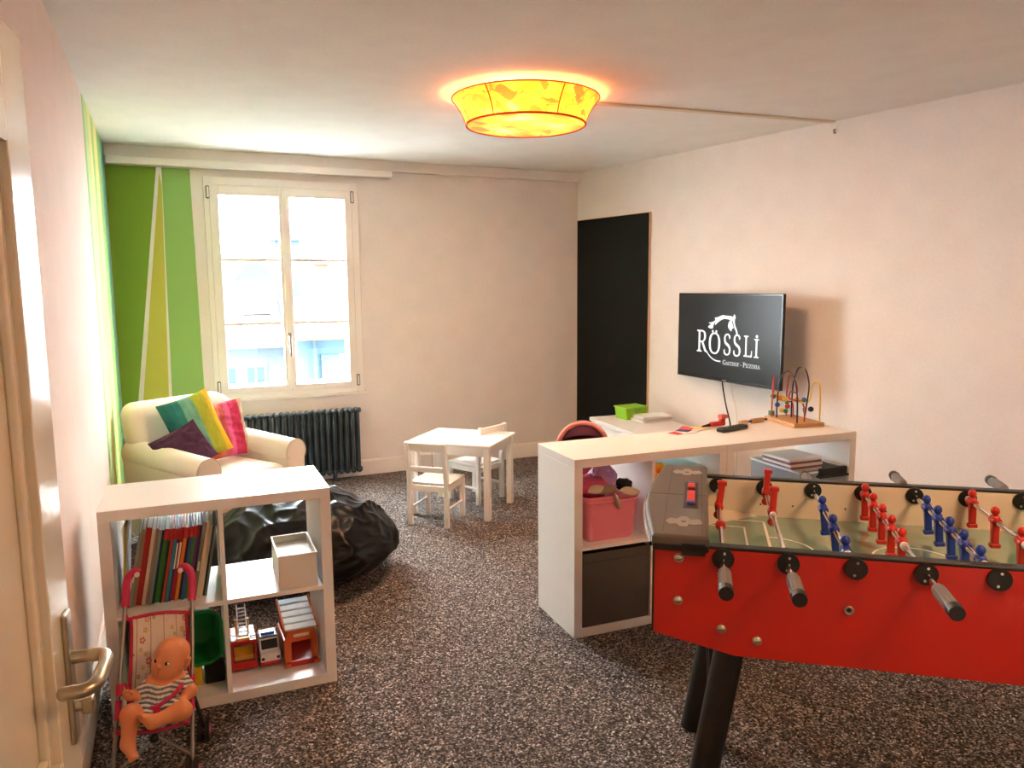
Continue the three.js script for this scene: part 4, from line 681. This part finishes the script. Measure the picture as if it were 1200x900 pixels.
// ---------------------------------------------------------------- table football
{
  const F = thing('football_table', 'red table football game on black splayed legs', 'football table', [1.522, 0, 4.528], -0.668);
  const red = M('#bd1c04', 0.42, { clearcoat: 0.15 }), cream = M('#e6dcc2', 0.4), blk = M('#161513', 0.42), X0 = -0.166, X1 = 1.216, ZB = -0.711;
  const outline = [[X0, 0.853], [X0, 0.627], [0.034, 0.584], [1.016, 0.584], [X1, 0.627], [X1, 0.853]];
  mesh('side_panel', extrude(outline, 0.03, 0.001).translate(0, 0, -0.03), red, F);
  mesh('side_panel', extrude(outline, 0.03, 0.001).translate(0, 0, ZB - 0.03), red, F);
  mesh('inner_lining', bx(X0 + 0.03, X1 - 0.03, 0.735, 0.853, -0.034, -0.0305, 0), cream, F);
  mesh('inner_lining', bx(X0 + 0.03, X1 - 0.03, 0.735, 0.853, ZB + 0.0005, ZB + 0.004, 0), cream, F);
  for (const [a, b] of [[X0, X0 + 0.028], [X1 - 0.028, X1]]) mesh('end_panel', bx(a, b, 0.63, 0.846, ZB, -0.03, 0.001), red, F);
  mesh('top_rail', bx(X0, X1, 0.853, 0.8605, -0.0305, 0.0005, 0.002), blk, F);
  mesh('top_rail', bx(X0, X1, 0.853, 0.8605, ZB - 0.0305, ZB + 0.0005, 0.002), blk, F);
  mesh('corner_strip', bx(X0 - 0.004, X0 + 0.001, 0.63, 0.846, -0.006, 0.002, 0.001), blk, F);
  mesh('bottom_board', bx(X0 + 0.03, X1 - 0.03, 0.66, 0.672, ZB, -0.03, 0), M('#7a6a55', 0.7), F);
  const field = mesh('playfield', bx(X0 + 0.03, X1 - 0.03, 0.726, 0.735, ZB + 0.004, -0.034, 0), M('#86a690', 0.07, { clearcoat: 1, clearcoatRoughness: 0.03 }), F);
  const line = M('#f0eee4', 0.3), fy = 0.7356, zc = (ZB - 0.03) / 2;
  const ln = (x0, x1, z0, z1) => mesh('field_line', bx(Math.min(x0, x1), Math.max(x0, x1), 0.7351, fy, Math.min(z0, z1), Math.max(z0, z1), 0), line, field);
  const arc = (cx, cz, r, a0, a1, w = 0.006) => { const g = new THREE.RingGeometry(r - w, r, 48, 1, a0, a1 - a0).rotateX(-Math.PI / 2).translate(cx, fy, cz); mesh('field_line', g, line, field); };
  for (const s of [0, 1]) { const q = (x) => (s ? X1 + X0 - x : x); ln(q(-0.03), q(0.085), zc - 0.20, zc - 0.206); ln(q(-0.03), q(0.085), zc + 0.20, zc + 0.206); ln(q(0.079), q(0.085), zc - 0.206, zc + 0.206); ln(q(-0.03), q(0.15), zc - 0.27, zc - 0.278); ln(q(-0.03), q(0.15), zc + 0.27, zc + 0.278); ln(q(0.142), q(0.15), zc - 0.278, zc + 0.278); }
  arc(0.15, zc, 0.12, -Math.PI / 2, Math.PI / 2); arc(X1 + X0 - 0.15, zc, 0.12, Math.PI / 2, Math.PI * 1.5); arc((X0 + X1) / 2, zc, 0.11, 0, Math.PI * 2); ln((X0 + X1) / 2 - 0.003, (X0 + X1) / 2 + 0.003, ZB + 0.01, -0.04);
  for (const [cx, sx] of [[X0 + 0.03, 1], [X1 - 0.03, -1]]) for (const [cz, sz] of [[-0.034, -1], [ZB + 0.004, 1]]) { // corner ramps
    const A = [cx + sx * 0.27, 0.7352, cz], B = [cx, 0.7352, cz + sz * 0.22], Cc = [cx, 0.775, cz], D = [cx, 0.7352, cz], g = new THREE.BufferGeometry();
    g.setAttribute('position', new THREE.Float32BufferAttribute([...A, ...B, ...Cc, ...A, ...Cc, ...D, ...B, ...D, ...Cc, ...A, ...D, ...B], 3)); g.computeVertexNormals(); mesh('corner_ramp', g, new THREE.MeshPhysicalMaterial({ color: C('#e6dcc2'), roughness: 0.35, side: THREE.DoubleSide }), F); }
  // players
  const face = [[-0.007, -0.066], [0.007, -0.066], [0.0075, -0.05], [0.0095, -0.03], [0.0105, -0.012], [0.0135, 0.004], [0.0115, 0.0125], [0.005, 0.0145], [-0.005, 0.0145], [-0.0115, 0.0125], [-0.0135, 0.004], [-0.0105, -0.012], [-0.0095, -0.03], [-0.0075, -0.05]];
  const man = smoothed(merge([extrude(face, 0.017, 0.003, 2).translate(0, 0, -0.0085).rotateY(Math.PI / 2), bx(-0.012, 0.012, -0.07, -0.058, -0.0085, 0.0085, 0.003, 2), ball(0.0105, 0, 0.025, 0, 1, 1.08, 1, 14), rod([0, 0, -0.014], [0, 0, 0.014], 0.0115, 16), rod([0, 0.010, 0], [0, 0.02, 0], 0.005, 8)])).scale(1.12, 1.12, 1.12);
  const redMan = M('#c2200e', 0.35), blueMan = M('#1b3a9a', 0.35);
  const gripMat = M('#79716a', 0.5), gripG = merge([lathe([[0.008, 0], [0.013, 0.003], [0.0145, 0.012], [0.0145, 0.11], [0.016, 0.114], [0.0165, 0.125], [0.0155, 0.133], [0, 0.134]], 20).rotateX(Math.PI / 2)]);
  const ribG = merge(Array.from({ length: 12 }, (_, k) => { const a = k * Math.PI / 6; return rod([0.0147 * Math.cos(a), 0.0147 * Math.sin(a), 0.014], [0.0147 * Math.cos(a), 0.0147 * Math.sin(a), 0.108], 0.0012, 5); }));
  const capG = merge([rod([0, 0, 0.111], [0, 0, 0.134], 0.0172, 22, 0.016)]);
  const rods = [[1, Math.PI - 0.12, [0.459]], [1, Math.PI - 0.05, [0.64, 0.421]], [0, 0.12, [0.491, 0.304, 0.12]], [1, 0.03, [0.67, 0.556, 0.44, 0.33, 0.219]], [0, 0.1, [0.564, 0.456, 0.348, 0.235, 0.115]], [1, 0.05, [0.66, 0.475, 0.29]], [0, 0.0, [0.5, 0.28]], [0, 0.0, [0.55, 0.36, 0.17]]];
  rods.forEach(([isRed, turn, bs], i) => {
    const x = i * 0.15, near = isRed ? 0.11 : 0.001, far = isRed ? -0.742 : -0.80 - (i === 2 ? 0.0 : 0.06);
    const r = mesh('rod', rod([0, 0, near], [0, 0, far], 0.0068, 14), chrome, F); r.position.set(x, 0.832, 0); r.rotation.z = turn;
    for (const b of bs) { const p = mesh('player', man, isRed ? redMan : blueMan, r, isRed ? 'red player figure' : 'blue player figure'); p.position.z = -b; }
    for (const e of [bs[0] + 0.03, i === 0 ? 0.267 : bs[bs.length - 1] - 0.03]) mesh('bumper', rod([0, 0, -e - 0.007], [0, 0, -e + 0.007], i === 0 && e < 0.3 ? 0.014 : 0.0105, 14), i === 0 && e < 0.3 ? redMan : M('#cfc9bd', 0.5), r);
    const s = isRed ? 1 : -1, z0 = isRed ? 0.088 : far + 0.02;
    const h = mesh('handle', [gripG.clone(), ribG.clone()], gripMat, r, 'grey ribbed grip'); const cp = mesh('handle_cap', capG.clone(), blk, h); h.position.z = z0; if (s < 0) h.rotation.y = Math.PI;
    // bearing plates on the outside and inside of both side panels
    const plate = (z, t) => { const b = mesh('bearing', rod([x, 0.832, z], [x, 0.832, z + t], 0.0258, 28), blk, F); for (const k of [-1, 1]) mesh('screw', rod([x + k * 0.003, 0.832 + k * 0.015, z + (t > 0 ? t - 0.001 : 0)], [x + k * 0.003, 0.832 + k * 0.015, z + (t > 0 ? t + 0.001 : t - 0.001)], 0.0035, 10), chrome, b); };
    plate(0.001, 0.006); plate(ZB + 0.004, 0.006); plate(ZB - 0.037, 0.006); plate(-0.040, 0.006);
  });
  // bolts on the near side panel
  for (const [x, y] of [[-0.106, 0.826], [-0.106, 0.716], [0.0, 0.652], [0.085, 0.63], [1.05, 0.64], [1.156, 0.72], [1.156, 0.826]]) mesh('bolt', [ball(0.0105, x, y, 0.001, 1, 1, 0.55), rod([x, y, 0], [x, y, 0.002], 0.012, 16)], M('#d8d3c4', 0.25, { metalness: 0.9 }), F);
  { const l = mesh('lock', [new THREE.TorusGeometry(0.009, 0.0025, 8, 24).translate(0.29, 0.728, 0.002), rod([0.29, 0.728, 0], [0.29, 0.728, 0.001], 0.009)], steel, F); mesh('keyhole', rod([0.29, 0.728, 0.001], [0.29, 0.728, 0.0018], 0.005), blk, l); }
  for (const [x, y] of [[0.14, 0.775], [0.24, 0.775], [0.4, 0.775], [0.52, 0.775], [0.68, 0.775]]) mesh('lining_screw', rod([x, y, ZB + 0.004], [x, y, ZB + 0.005], 0.003, 8), blk, F);
  // legs
  for (const [x, dx] of [[0.045, -0.105], [1.005, 0.105]]) for (const z of [-0.10, -0.645]) { const l = mesh('leg', rod([x + dx, 0.012, z], [x, 0.672, z], 0.0385, 28), M('#191715', 0.4), F); mesh('rubber_foot', rod([x + dx - 0.002, 0, z], [x + dx, 0.014, z], 0.04, 24), blk, l); }
  mesh('brace', rod([-0.03, 0.56, -0.20], [-0.012, 0.16, -0.47], 0.004, 8), M('#4a453f', 0.4, { metalness: 0.6 }), F);
  // end caps with score counter
  for (const s of [0, 1]) {
    const q = (x) => (s ? X1 + X0 - x : x), z0 = 0.008, z1 = ZB - 0.04, pts = [];
    for (let i = 0; i <= 20; i++) { const t = i / 20; pts.push([-0.172 - 0.036 * Math.sin(Math.PI * t), z0 + (z1 - z0) * t]); }
    pts.push([-0.034, z1], [-0.034, z0]);
    const sh = pts.map(([x, z]) => [q(x), -z]); if (s) sh.reverse();
    const cap = mesh('end_cap', extrude(sh, 0.034, 0.009, 4).rotateX(-Math.PI / 2).translate(0, 0.851, 0), M('#5b5146', 0.55), F, 'dark taupe end cap');
    mesh('chrome_edge', tube(pts.slice(0, 21).map(([x, z]) => [q(x - 0.002), 0.86, z]), 0.006, 50, 10), chrome, cap);
    mesh('cap_groove', [bx(Math.min(q(-0.20), q(-0.04)), Math.max(q(-0.20), q(-0.04)), 0.8845, 0.8856, zc - 0.001, zc + 0.001, 0), bx(Math.min(q(-0.148), q(-0.146)), Math.max(q(-0.148), q(-0.146)), 0.8845, 0.8856, z1 + 0.03, z0 - 0.03, 0), bx(Math.min(q(-0.052), q(-0.050)), Math.max(q(-0.052), q(-0.050)), 0.8845, 0.8856, z1 + 0.03, z0 - 0.03, 0)], M('#3f3830', 0.6), cap);
    const slot = mesh('score_slot', bx(Math.min(q(-0.102), q(-0.062)), Math.max(q(-0.102), q(-0.062)), 0.884, 0.8862, -0.515, -0.235, 0.001), M('#0d0d0d', 0.5), cap);
    for (let k = 0; k < 12; k++) { const z = -0.49 + (k < 4 ? k : k + 2.5) * 0.0158; mesh('score_bead', bx(q(-0.082) - 0.011, q(-0.082) + 0.011, 0.886, 0.894, z - 0.0065, z + 0.0065, 0.003, 2), M(k === 0 || k === 11 ? '#5a5fb0' : '#d8351f', 0.4), slot); }
    for (const z of [-0.645, -0.105]) { const e = [[-0.055, 0], [-0.04, 0.012], [-0.02, 0.009], [-0.008, 0.02], [0.008, 0.02], [0.02, 0.009], [0.045, 0.012], [0.055, 0.004], [0.055, -0.006], [0.03, -0.01], [0.016, -0.009], [0.01, -0.018], [-0.012, -0.018], [-0.02, -0.009], [-0.042, -0.012]]; mesh('emblem', extrude(e.map(([a, b]) => [q(-0.098) + a * 0.85, -z + b * 2.3]), 0.0015).rotateX(-Math.PI / 2).translate(0, 0.8848, 0), M('#9a9082', 0.4, { metalness: 0.3 }), cap); mesh('emblem_eye', rod([q(-0.098), 0.886, z], [q(-0.098), 0.8868, z], 0.007), M('#4c443b', 0.5), cap); }
    mesh('front_tab', bx(Math.min(q(-0.1), q(-0.042)), Math.max(q(-0.1), q(-0.042)), 0.836, 0.866, 0.0005, 0.011, 0.002), blk, cap);
    mesh('cap_base', bx(Math.min(q(-0.17), q(-0.034)), Math.max(q(-0.17), q(-0.034)), 0.846, 0.862, z1 + 0.004, z0 + 0.003, 0.003), blk, cap);
  }
}

// ---------------------------------------------------------------- doll's pushchair with a baby doll
let pushchair;
const PC = { p: [0.222, 0, 3.42], r: -0.16 };
{
  const S = pushchair = thing('doll_pushchair', 'toy pushchair with grey tubes, pink trim and floral seat', 'doll pushchair', PC.p, PC.r);
  const tubeM = M('#8d8a86', 0.35, { metalness: 0.85 }), mag = M('#c21f4a', 0.5), wheelM = M('#1d1b1c', 0.6);
  const cv = document.createElement('canvas'); cv.width = cv.height = 256; const c = cv.getContext('2d'); c.fillStyle = '#f0e3d2'; c.fillRect(0, 0, 256, 256);
  for (let i = 0; i < 60; i++) { c.fillStyle = ['#e9a08a', '#d8b54a', '#e07a6a', '#f3cfc0', '#b7a24a'][i % 5]; const x = rnd() * 256, y = rnd() * 256, r = rr(3, 9); for (let k = 0; k < 5; k++) { c.beginPath(); c.arc(x + r * Math.cos(k * 1.257), y + r * Math.sin(k * 1.257), r * 0.55, 0, 6.3); c.fill(); } }
  c.strokeStyle = '#b98a5a'; c.lineWidth = 3; for (let x = 20; x < 256; x += 60) { c.beginPath(); c.moveTo(x, 0); c.lineTo(x + 4, 256); c.stroke(); }
  const tx = new THREE.CanvasTexture(cv); tx.colorSpace = THREE.SRGBColorSpace;
  const cloth = new THREE.MeshPhysicalMaterial({ map: tx, roughness: 0.9, side: THREE.DoubleSide });
  const N = 24; // seat sling: v runs from the top of the back to the front of the seat
  const sling = (u, v) => { const w = 0.082 + 0.014 * v; let y, z; if (v < 0.62) { const t = v / 0.62; y = 0.44 - 0.27 * t; z = -0.105 + 0.075 * t * t + 0.02 * t; } else { const t = (v - 0.62) / 0.38; y = 0.17 + 0.012 * t - 0.03 * Math.sin(t * Math.PI); z = -0.01 + 0.125 * t; } const sag = (1 - u * u); return [u * w, y - 0.018 * sag * (v > 0.5 ? 1 : v * 2), z - 0.022 * sag * (v < 0.62 ? 1 : 0.3)]; };
  { const pos = [], uv = [], idx = []; for (let j = 0; j <= N; j++) for (let i = 0; i <= N; i++) { pos.push(...sling(i / N * 2 - 1, j / N)); uv.push(i / N, j / N * 2); } for (let j = 0; j < N; j++) for (let i = 0; i < N; i++) { const a = j * (N + 1) + i; idx.push(a, a + N + 1, a + 1, a + 1, a + N + 1, a + N + 2); }
    const g = new THREE.BufferGeometry(); g.setAttribute('position', new THREE.Float32BufferAttribute(pos, 3)); g.setAttribute('uv', new THREE.Float32BufferAttribute(uv, 2)); g.setIndex(idx); g.computeVertexNormals(); mesh('seat_sling', g, cloth, S); }
  const edge = []; for (let i = 0; i <= 12; i++) edge.push(sling(-1 + i / 6, 0)); for (let j = 1; j <= 14; j++) edge.push(sling(1, j / 14)); for (let i = 1; i <= 12; i++) edge.push(sling(1 - i / 6, 1)); for (let j = 1; j < 14; j++) edge.push(sling(-1, 1 - j / 14));
  mesh('pink_piping', tube(edge, 0.0055, 160, 8, true), mag, S);
  for (const s of [-1, 1]) {
    const top = [s * 0.1, 0.50, -0.135], bot = [s * 0.112, 0.045, 0.14];
    const pole = mesh('side_tube', rod(bot, top, 0.0065, 12), tubeM, S);
    mesh('grip', tube([[s * 0.1, 0.475, -0.12], [s * 0.1, 0.53, -0.15], [s * 0.094, 0.558, -0.165], [s * 0.076, 0.574, -0.172], [s * 0.062, 0.566, -0.170]], 0.0125, 30, 12), mag, S, 'magenta handle grip');
    mesh('grip_button', rod([s * 0.066, 0.568, -0.155], [s * 0.066, 0.569, -0.150], 0.008, 16), M('#e9e2d8', 0.4), S);
    mesh('tab', tube([[s * 0.1, 0.452, -0.108], [s * 0.092, 0.438, -0.104], sling(s, 0)], 0.007, 12, 8), mag, S);
    mesh('tube_collar', [rod([s * 0.1035, 0.275, 0.0], [s * 0.1045, 0.245, 0.019], 0.011, 14), rod([s * 0.105, 0.235, 0.025], [s * 0.106, 0.185, 0.055], 0.0095, 14)], mag, S);
    mesh('rear_leg', rod([s * 0.106, 0.235, 0.03], [s * 0.12, 0.045, -0.085], 0.0065, 12), M('#2a2829', 0.5), S);
    for (const z of [-0.085, 0.14]) for (const k of [-1, 1]) { const x = s * 0.118 + k * 0.012 + (z > 0 ? -s * 0.006 : 0); const w = mesh('wheel', rod([x - 0.006, 0.037, z], [x + 0.006, 0.037, z], 0.037, 26), wheelM, S); mesh('hub', rod([x - 0.0075, 0.037, z], [x + 0.0075, 0.037, z], 0.017, 18), M('#d9607e', 0.45), w); }
  }
  mesh('cross_brace', rod([0.106, 0.20, 0.045], [-0.11, 0.055, 0.135], 0.0055, 10), tubeM, S); mesh('cross_brace', rod([-0.106, 0.20, 0.045], [0.11, 0.075, 0.12], 0.0055, 10), tubeM, S);
  mesh('brace_joint', ball(0.014, 0, 0.13, 0.09), blackPl, S);
}
function sdfGeo(fn, c, half, res) {
  const mc = new MarchingCubes(res, new THREE.MeshBasicMaterial(), false, false, 200000); mc.isolation = 0; const s = mc.size, h = s / 2;
  for (let z = 0; z < s; z++) for (let y = 0; y < s; y++) for (let x = 0; x < s; x++) mc.field[x + y * s + z * s * s] = -fn(c[0] + (x - h) / h * half, c[1] + (y - h) / h * half, c[2] + (z - h) / h * half);
  mc.update(); const n = mc.count, src = mc.geometry.attributes.position?.array ?? mc.positionArray, pos = new Float32Array(n * 3);
  for (let i = 0; i < n; i++) { pos[3 * i] = c[0] + mc.positionArray[3 * i] * half; pos[3 * i + 1] = c[1] + mc.positionArray[3 * i + 1] * half; pos[3 * i + 2] = c[2] + mc.positionArray[3 * i + 2] * half; }
  let g = new THREE.BufferGeometry(); g.setAttribute('position', new THREE.BufferAttribute(pos, 3)); g = mergeVertices(g, 1e-5); g.computeVertexNormals(); return g;
}
const capsule = (a, b, ra, rb) => (x, y, z) => { const bx_ = b[0] - a[0], by = b[1] - a[1], bz = b[2] - a[2], px = x - a[0], py = y - a[1], pz = z - a[2], t = Math.max(0, Math.min(1, (px * bx_ + py * by + pz * bz) / (bx_ * bx_ + by * by + bz * bz + 1e-12))); return Math.hypot(px - bx_ * t, py - by * t, pz - bz * t) - (ra + (rb - ra) * t); };
const smin = (a, b, k) => { const h = Math.max(0, k - Math.abs(a - b)) / k; return Math.min(a, b) - h * h * k * 0.25; };
const blob = (parts, k) => (x, y, z) => { let d = 1e9; for (const f of parts) d = smin(d, f(x, y, z), k); return d; };
{
  const D = thing('baby_doll', 'baby doll in striped romper strapped into the toy pushchair', 'doll', PC.p, PC.r);
  const hd = [0.048, 0.338, 0.002], nk = [0.038, 0.286, 0.008], ct = [0.032, 0.262, 0.018], bl = [0.020, 0.222, 0.038], hp = [0.012, 0.205, 0.05];
  const torso = [capsule(nk, ct, 0.022, 0.040), capsule(ct, bl, 0.041, 0.046), capsule(bl, hp, 0.046, 0.043), capsule([0.0, 0.275, 0.016], [0.066, 0.275, 0.012], 0.024, 0.024)];
  const lk = [-0.052, 0.232, 0.118], la = [-0.06, 0.158, 0.150], lf = [-0.042, 0.136, 0.178], rk = [0.088, 0.222, 0.118], ra = [0.012, 0.214, 0.146], rf = [-0.012, 0.236, 0.152];
  const thigh = [capsule([-0.012, 0.2, 0.06], lk, 0.035, 0.029), capsule([0.035, 0.2, 0.06], rk, 0.035, 0.028)];
  const toes = (f, dir, side) => [-2, -1, 0, 1, 2].map((k) => capsule([f[0] + side[0] * k * 0.005, f[1] + side[1] * k * 0.005, f[2] + side[2] * k * 0.005], [f[0] + side[0] * k * 0.0055 + dir[0] * 0.011, f[1] + side[1] * k * 0.0055 + dir[1] * 0.011, f[2] + side[2] * k * 0.0055 + dir[2] * 0.011], 0.0048, 0.0042));
  const legs = [capsule(lk, la, 0.028, 0.018), capsule(la, lf, 0.018, 0.014), capsule(rk, ra, 0.027, 0.018), capsule(ra, rf, 0.018, 0.013)];
  const arms = [capsule([0.072, 0.276, 0.014], [0.104, 0.246, 0.048], 0.021, 0.018), capsule([0.104, 0.246, 0.048], [0.078, 0.228, 0.082], 0.017, 0.012), capsule([-0.004, 0.276, 0.016], [-0.05, 0.252, 0.045], 0.021, 0.017), capsule([-0.05, 0.252, 0.045], [-0.068, 0.268, 0.066], 0.016, 0.011)];
  const hands = [capsule([0.078, 0.228, 0.082], [0.066, 0.222, 0.090], 0.0115, 0.0105), capsule([-0.068, 0.268, 0.066], [-0.070, 0.278, 0.072], 0.0115, 0.0105)];
  const fingers = []; for (let k = 0; k < 4; k++) { const o = (k - 1.5) * 0.0058; fingers.push(capsule([0.064, 0.222 + o, 0.092 + o * 0.3], [0.053 + Math.abs(k - 1.3) * 0.0015, 0.216 + o, 0.098], 0.0036, 0.003)); fingers.push(capsule([-0.070 + o, 0.280, 0.073], [-0.069 + o, 0.291 - Math.abs(k - 1.3) * 0.002, 0.080], 0.0036, 0.003)); }
  fingers.push(capsule([0.074, 0.234, 0.089], [0.064, 0.238, 0.098], 0.004, 0.0032), capsule([-0.062, 0.272, 0.072], [-0.054, 0.280, 0.078], 0.004, 0.0032));
  // head resting on the back of the seat, turned a little to the left and looking up at the viewer
  const Hc = V(0.046, 0.338, 0.002), fd = V(-0.42, 0.22, 0.86).normalize(), sd = V(0.86, -0.12, 0.42).addScaledVector(fd, -V(0.86, -0.12, 0.42).dot(fd)).normalize(), ud = new THREE.Vector3().crossVectors(fd, sd);
  const hp3 = (a, u, f) => { const q = Hc.clone().addScaledVector(sd, a).addScaledVector(ud, u).addScaledVector(fd, f); return [q.x, q.y, q.z]; };
  const head = [capsule(hp3(0, 0.016, -0.012), hp3(0, -0.002, 0.002), 0.049, 0.046), capsule(hp3(-0.016, -0.026, 0.022), hp3(0.016, -0.026, 0.022), 0.025, 0.025), capsule(hp3(-0.004, -0.040, 0.026), hp3(0.004, -0.040, 0.026), 0.015, 0.015), capsule(hp3(0, 0.022, 0.012), hp3(0, 0.022, 0.018), 0.032, 0.030)];
  const faceBits = [capsule(hp3(0, -0.004, 0.045), hp3(0, -0.013, 0.052), 0.0045, 0.0075), capsule(hp3(-0.005, -0.0275, 0.0465), hp3(0.005, -0.0275, 0.0465), 0.0046, 0.0046), capsule(hp3(-0.0045, -0.0325, 0.0455), hp3(0.0045, -0.0325, 0.0455), 0.0048, 0.0048), capsule(hp3(0.050, -0.012, -0.012), hp3(0.052, 0.006, -0.014), 0.008, 0.0095), capsule(hp3(-0.050, -0.012, -0.012), hp3(-0.052, 0.006, -0.014), 0.008, 0.0095)];
  const big = blob([...torso, ...thigh, ...legs, ...arms, ...hands], 0.016), hB = blob(head, 0.025), fB = blob(faceBits, 0.004), fi = blob([...fingers, ...toes(lf, [0.35, -0.5, 0.75], [0.8, 0.4, -0.2]), ...toes(rf, [-0.5, 0.7, 0.4], [0.5, 0.2, 0.8])], 0.0022);
  const skin = M('#d98a58', 0.45);
  mesh('body', sdfGeo((x, y, z) => smin(smin(big(x, y, z), smin(hB(x, y, z), fB(x, y, z), 0.006), 0.012), fi(x, y, z), 0.004), [0.02, 0.268, 0.062], 0.152, 124), skin, D);
  // romper: a shell over trunk, thighs and upper arms, with woven stripes
  const sleeves = [capsule([0.070, 0.276, 0.014], [0.092, 0.256, 0.036], 0.0245, 0.0235), capsule([-0.002, 0.276, 0.016], [-0.034, 0.260, 0.036], 0.0245, 0.0225)];
  const shorts = [capsule([-0.012, 0.2, 0.06], [-0.038, 0.220, 0.096], 0.0395, 0.036), capsule([0.035, 0.2, 0.06], [0.070, 0.215, 0.098], 0.0395, 0.035)];
  const tf = blob([...torso.map((f) => (x, y, z) => f(x, y, z) - 0.004), ...sleeves, ...shorts], 0.014);
  const g = sdfGeo((x, y, z) => Math.max(tf(x, y, z) + 0.0012 * Math.sin(x * 190 + y * 120) * Math.sin(z * 150), y - 0.292 + (z - 0.01) * 0.25), [0.02, 0.235, 0.05], 0.11, 84);
  { const p = g.attributes.position, col = new Float32Array(p.count * 3); for (let i = 0; i < p.count; i++) { const x = p.getX(i), y = p.getY(i), z = p.getZ(i), t = y - z * 0.55 + 0.12 * x + 0.004 * Math.sin(x * 90), low = t < 0.205, w = ((t / 0.0165) % 1 + 1) % 1; const cc2 = C(w < 0.5 ? '#d9d2c8' : low ? '#4f647c' : '#6d7076'); col.set([cc2.r, cc2.g, cc2.b], 3 * i); } g.setAttribute('color', new THREE.BufferAttribute(col, 3)); }
  mesh('romper', g, new THREE.MeshPhysicalMaterial({ vertexColors: true, roughness: 0.95 }), D);
  for (const k of [-1, 1]) {
    const e = mesh('eye', ball(0.0076, ...hp3(k * 0.0185, 0.001, 0.0435), 1, 0.8, 1), M('#e8e2da', 0.2), D); mesh('iris', ball(0.0052, ...hp3(k * 0.0185, 0.0005, 0.0478)), M('#22252c', 0.15), e);
    mesh('eyelid', tube([hp3(k * 0.0265, 0.001, 0.0425), hp3(k * 0.0225, 0.006, 0.0472), hp3(k * 0.0165, 0.0065, 0.0485), hp3(k * 0.011, 0.002, 0.0475)], 0.0013, 14, 6), M('#7a4426', 0.6), D);
    mesh('eyebrow', tube([hp3(k * 0.027, 0.0125, 0.0405), hp3(k * 0.019, 0.0155, 0.0445), hp3(k * 0.010, 0.0135, 0.0465)], 0.001, 12, 6), M('#a56a3e', 0.7), D);
  }
  mesh('lips', [ball(0.0056, ...hp3(0, -0.0272, 0.0500), 1.35, 0.55, 0.8), ball(0.0056, ...hp3(0, -0.0330, 0.0492), 1.1, 0.55, 0.8)], M('#c25a48', 0.4), D);
  // harness belongs to the pushchair
  mesh('harness', [tube([[-0.092, 0.262, -0.02], [-0.06, 0.245, 0.06], [-0.02, 0.235, 0.092], [0.015, 0.232, 0.0925]], 0.0055, 30, 8), tube([[0.094, 0.275, -0.025], [0.085, 0.272, 0.045], [0.055, 0.252, 0.080], [0.015, 0.232, 0.0925]], 0.0065, 30, 8), place(bx(-0.011, 0.011, -0.05, 0.004, -0.002, 0.002, 0.001), 0.015, 0.232, 0.0965, -0.35, 0, 0)], M('#c21f4a', 0.6), pushchair, 'pink harness strap');
}
scene.traverse((o) => { if (o.isMesh) { o.castShadow = true; o.receiveShadow = true; } });
renderer.render(scene, camera);
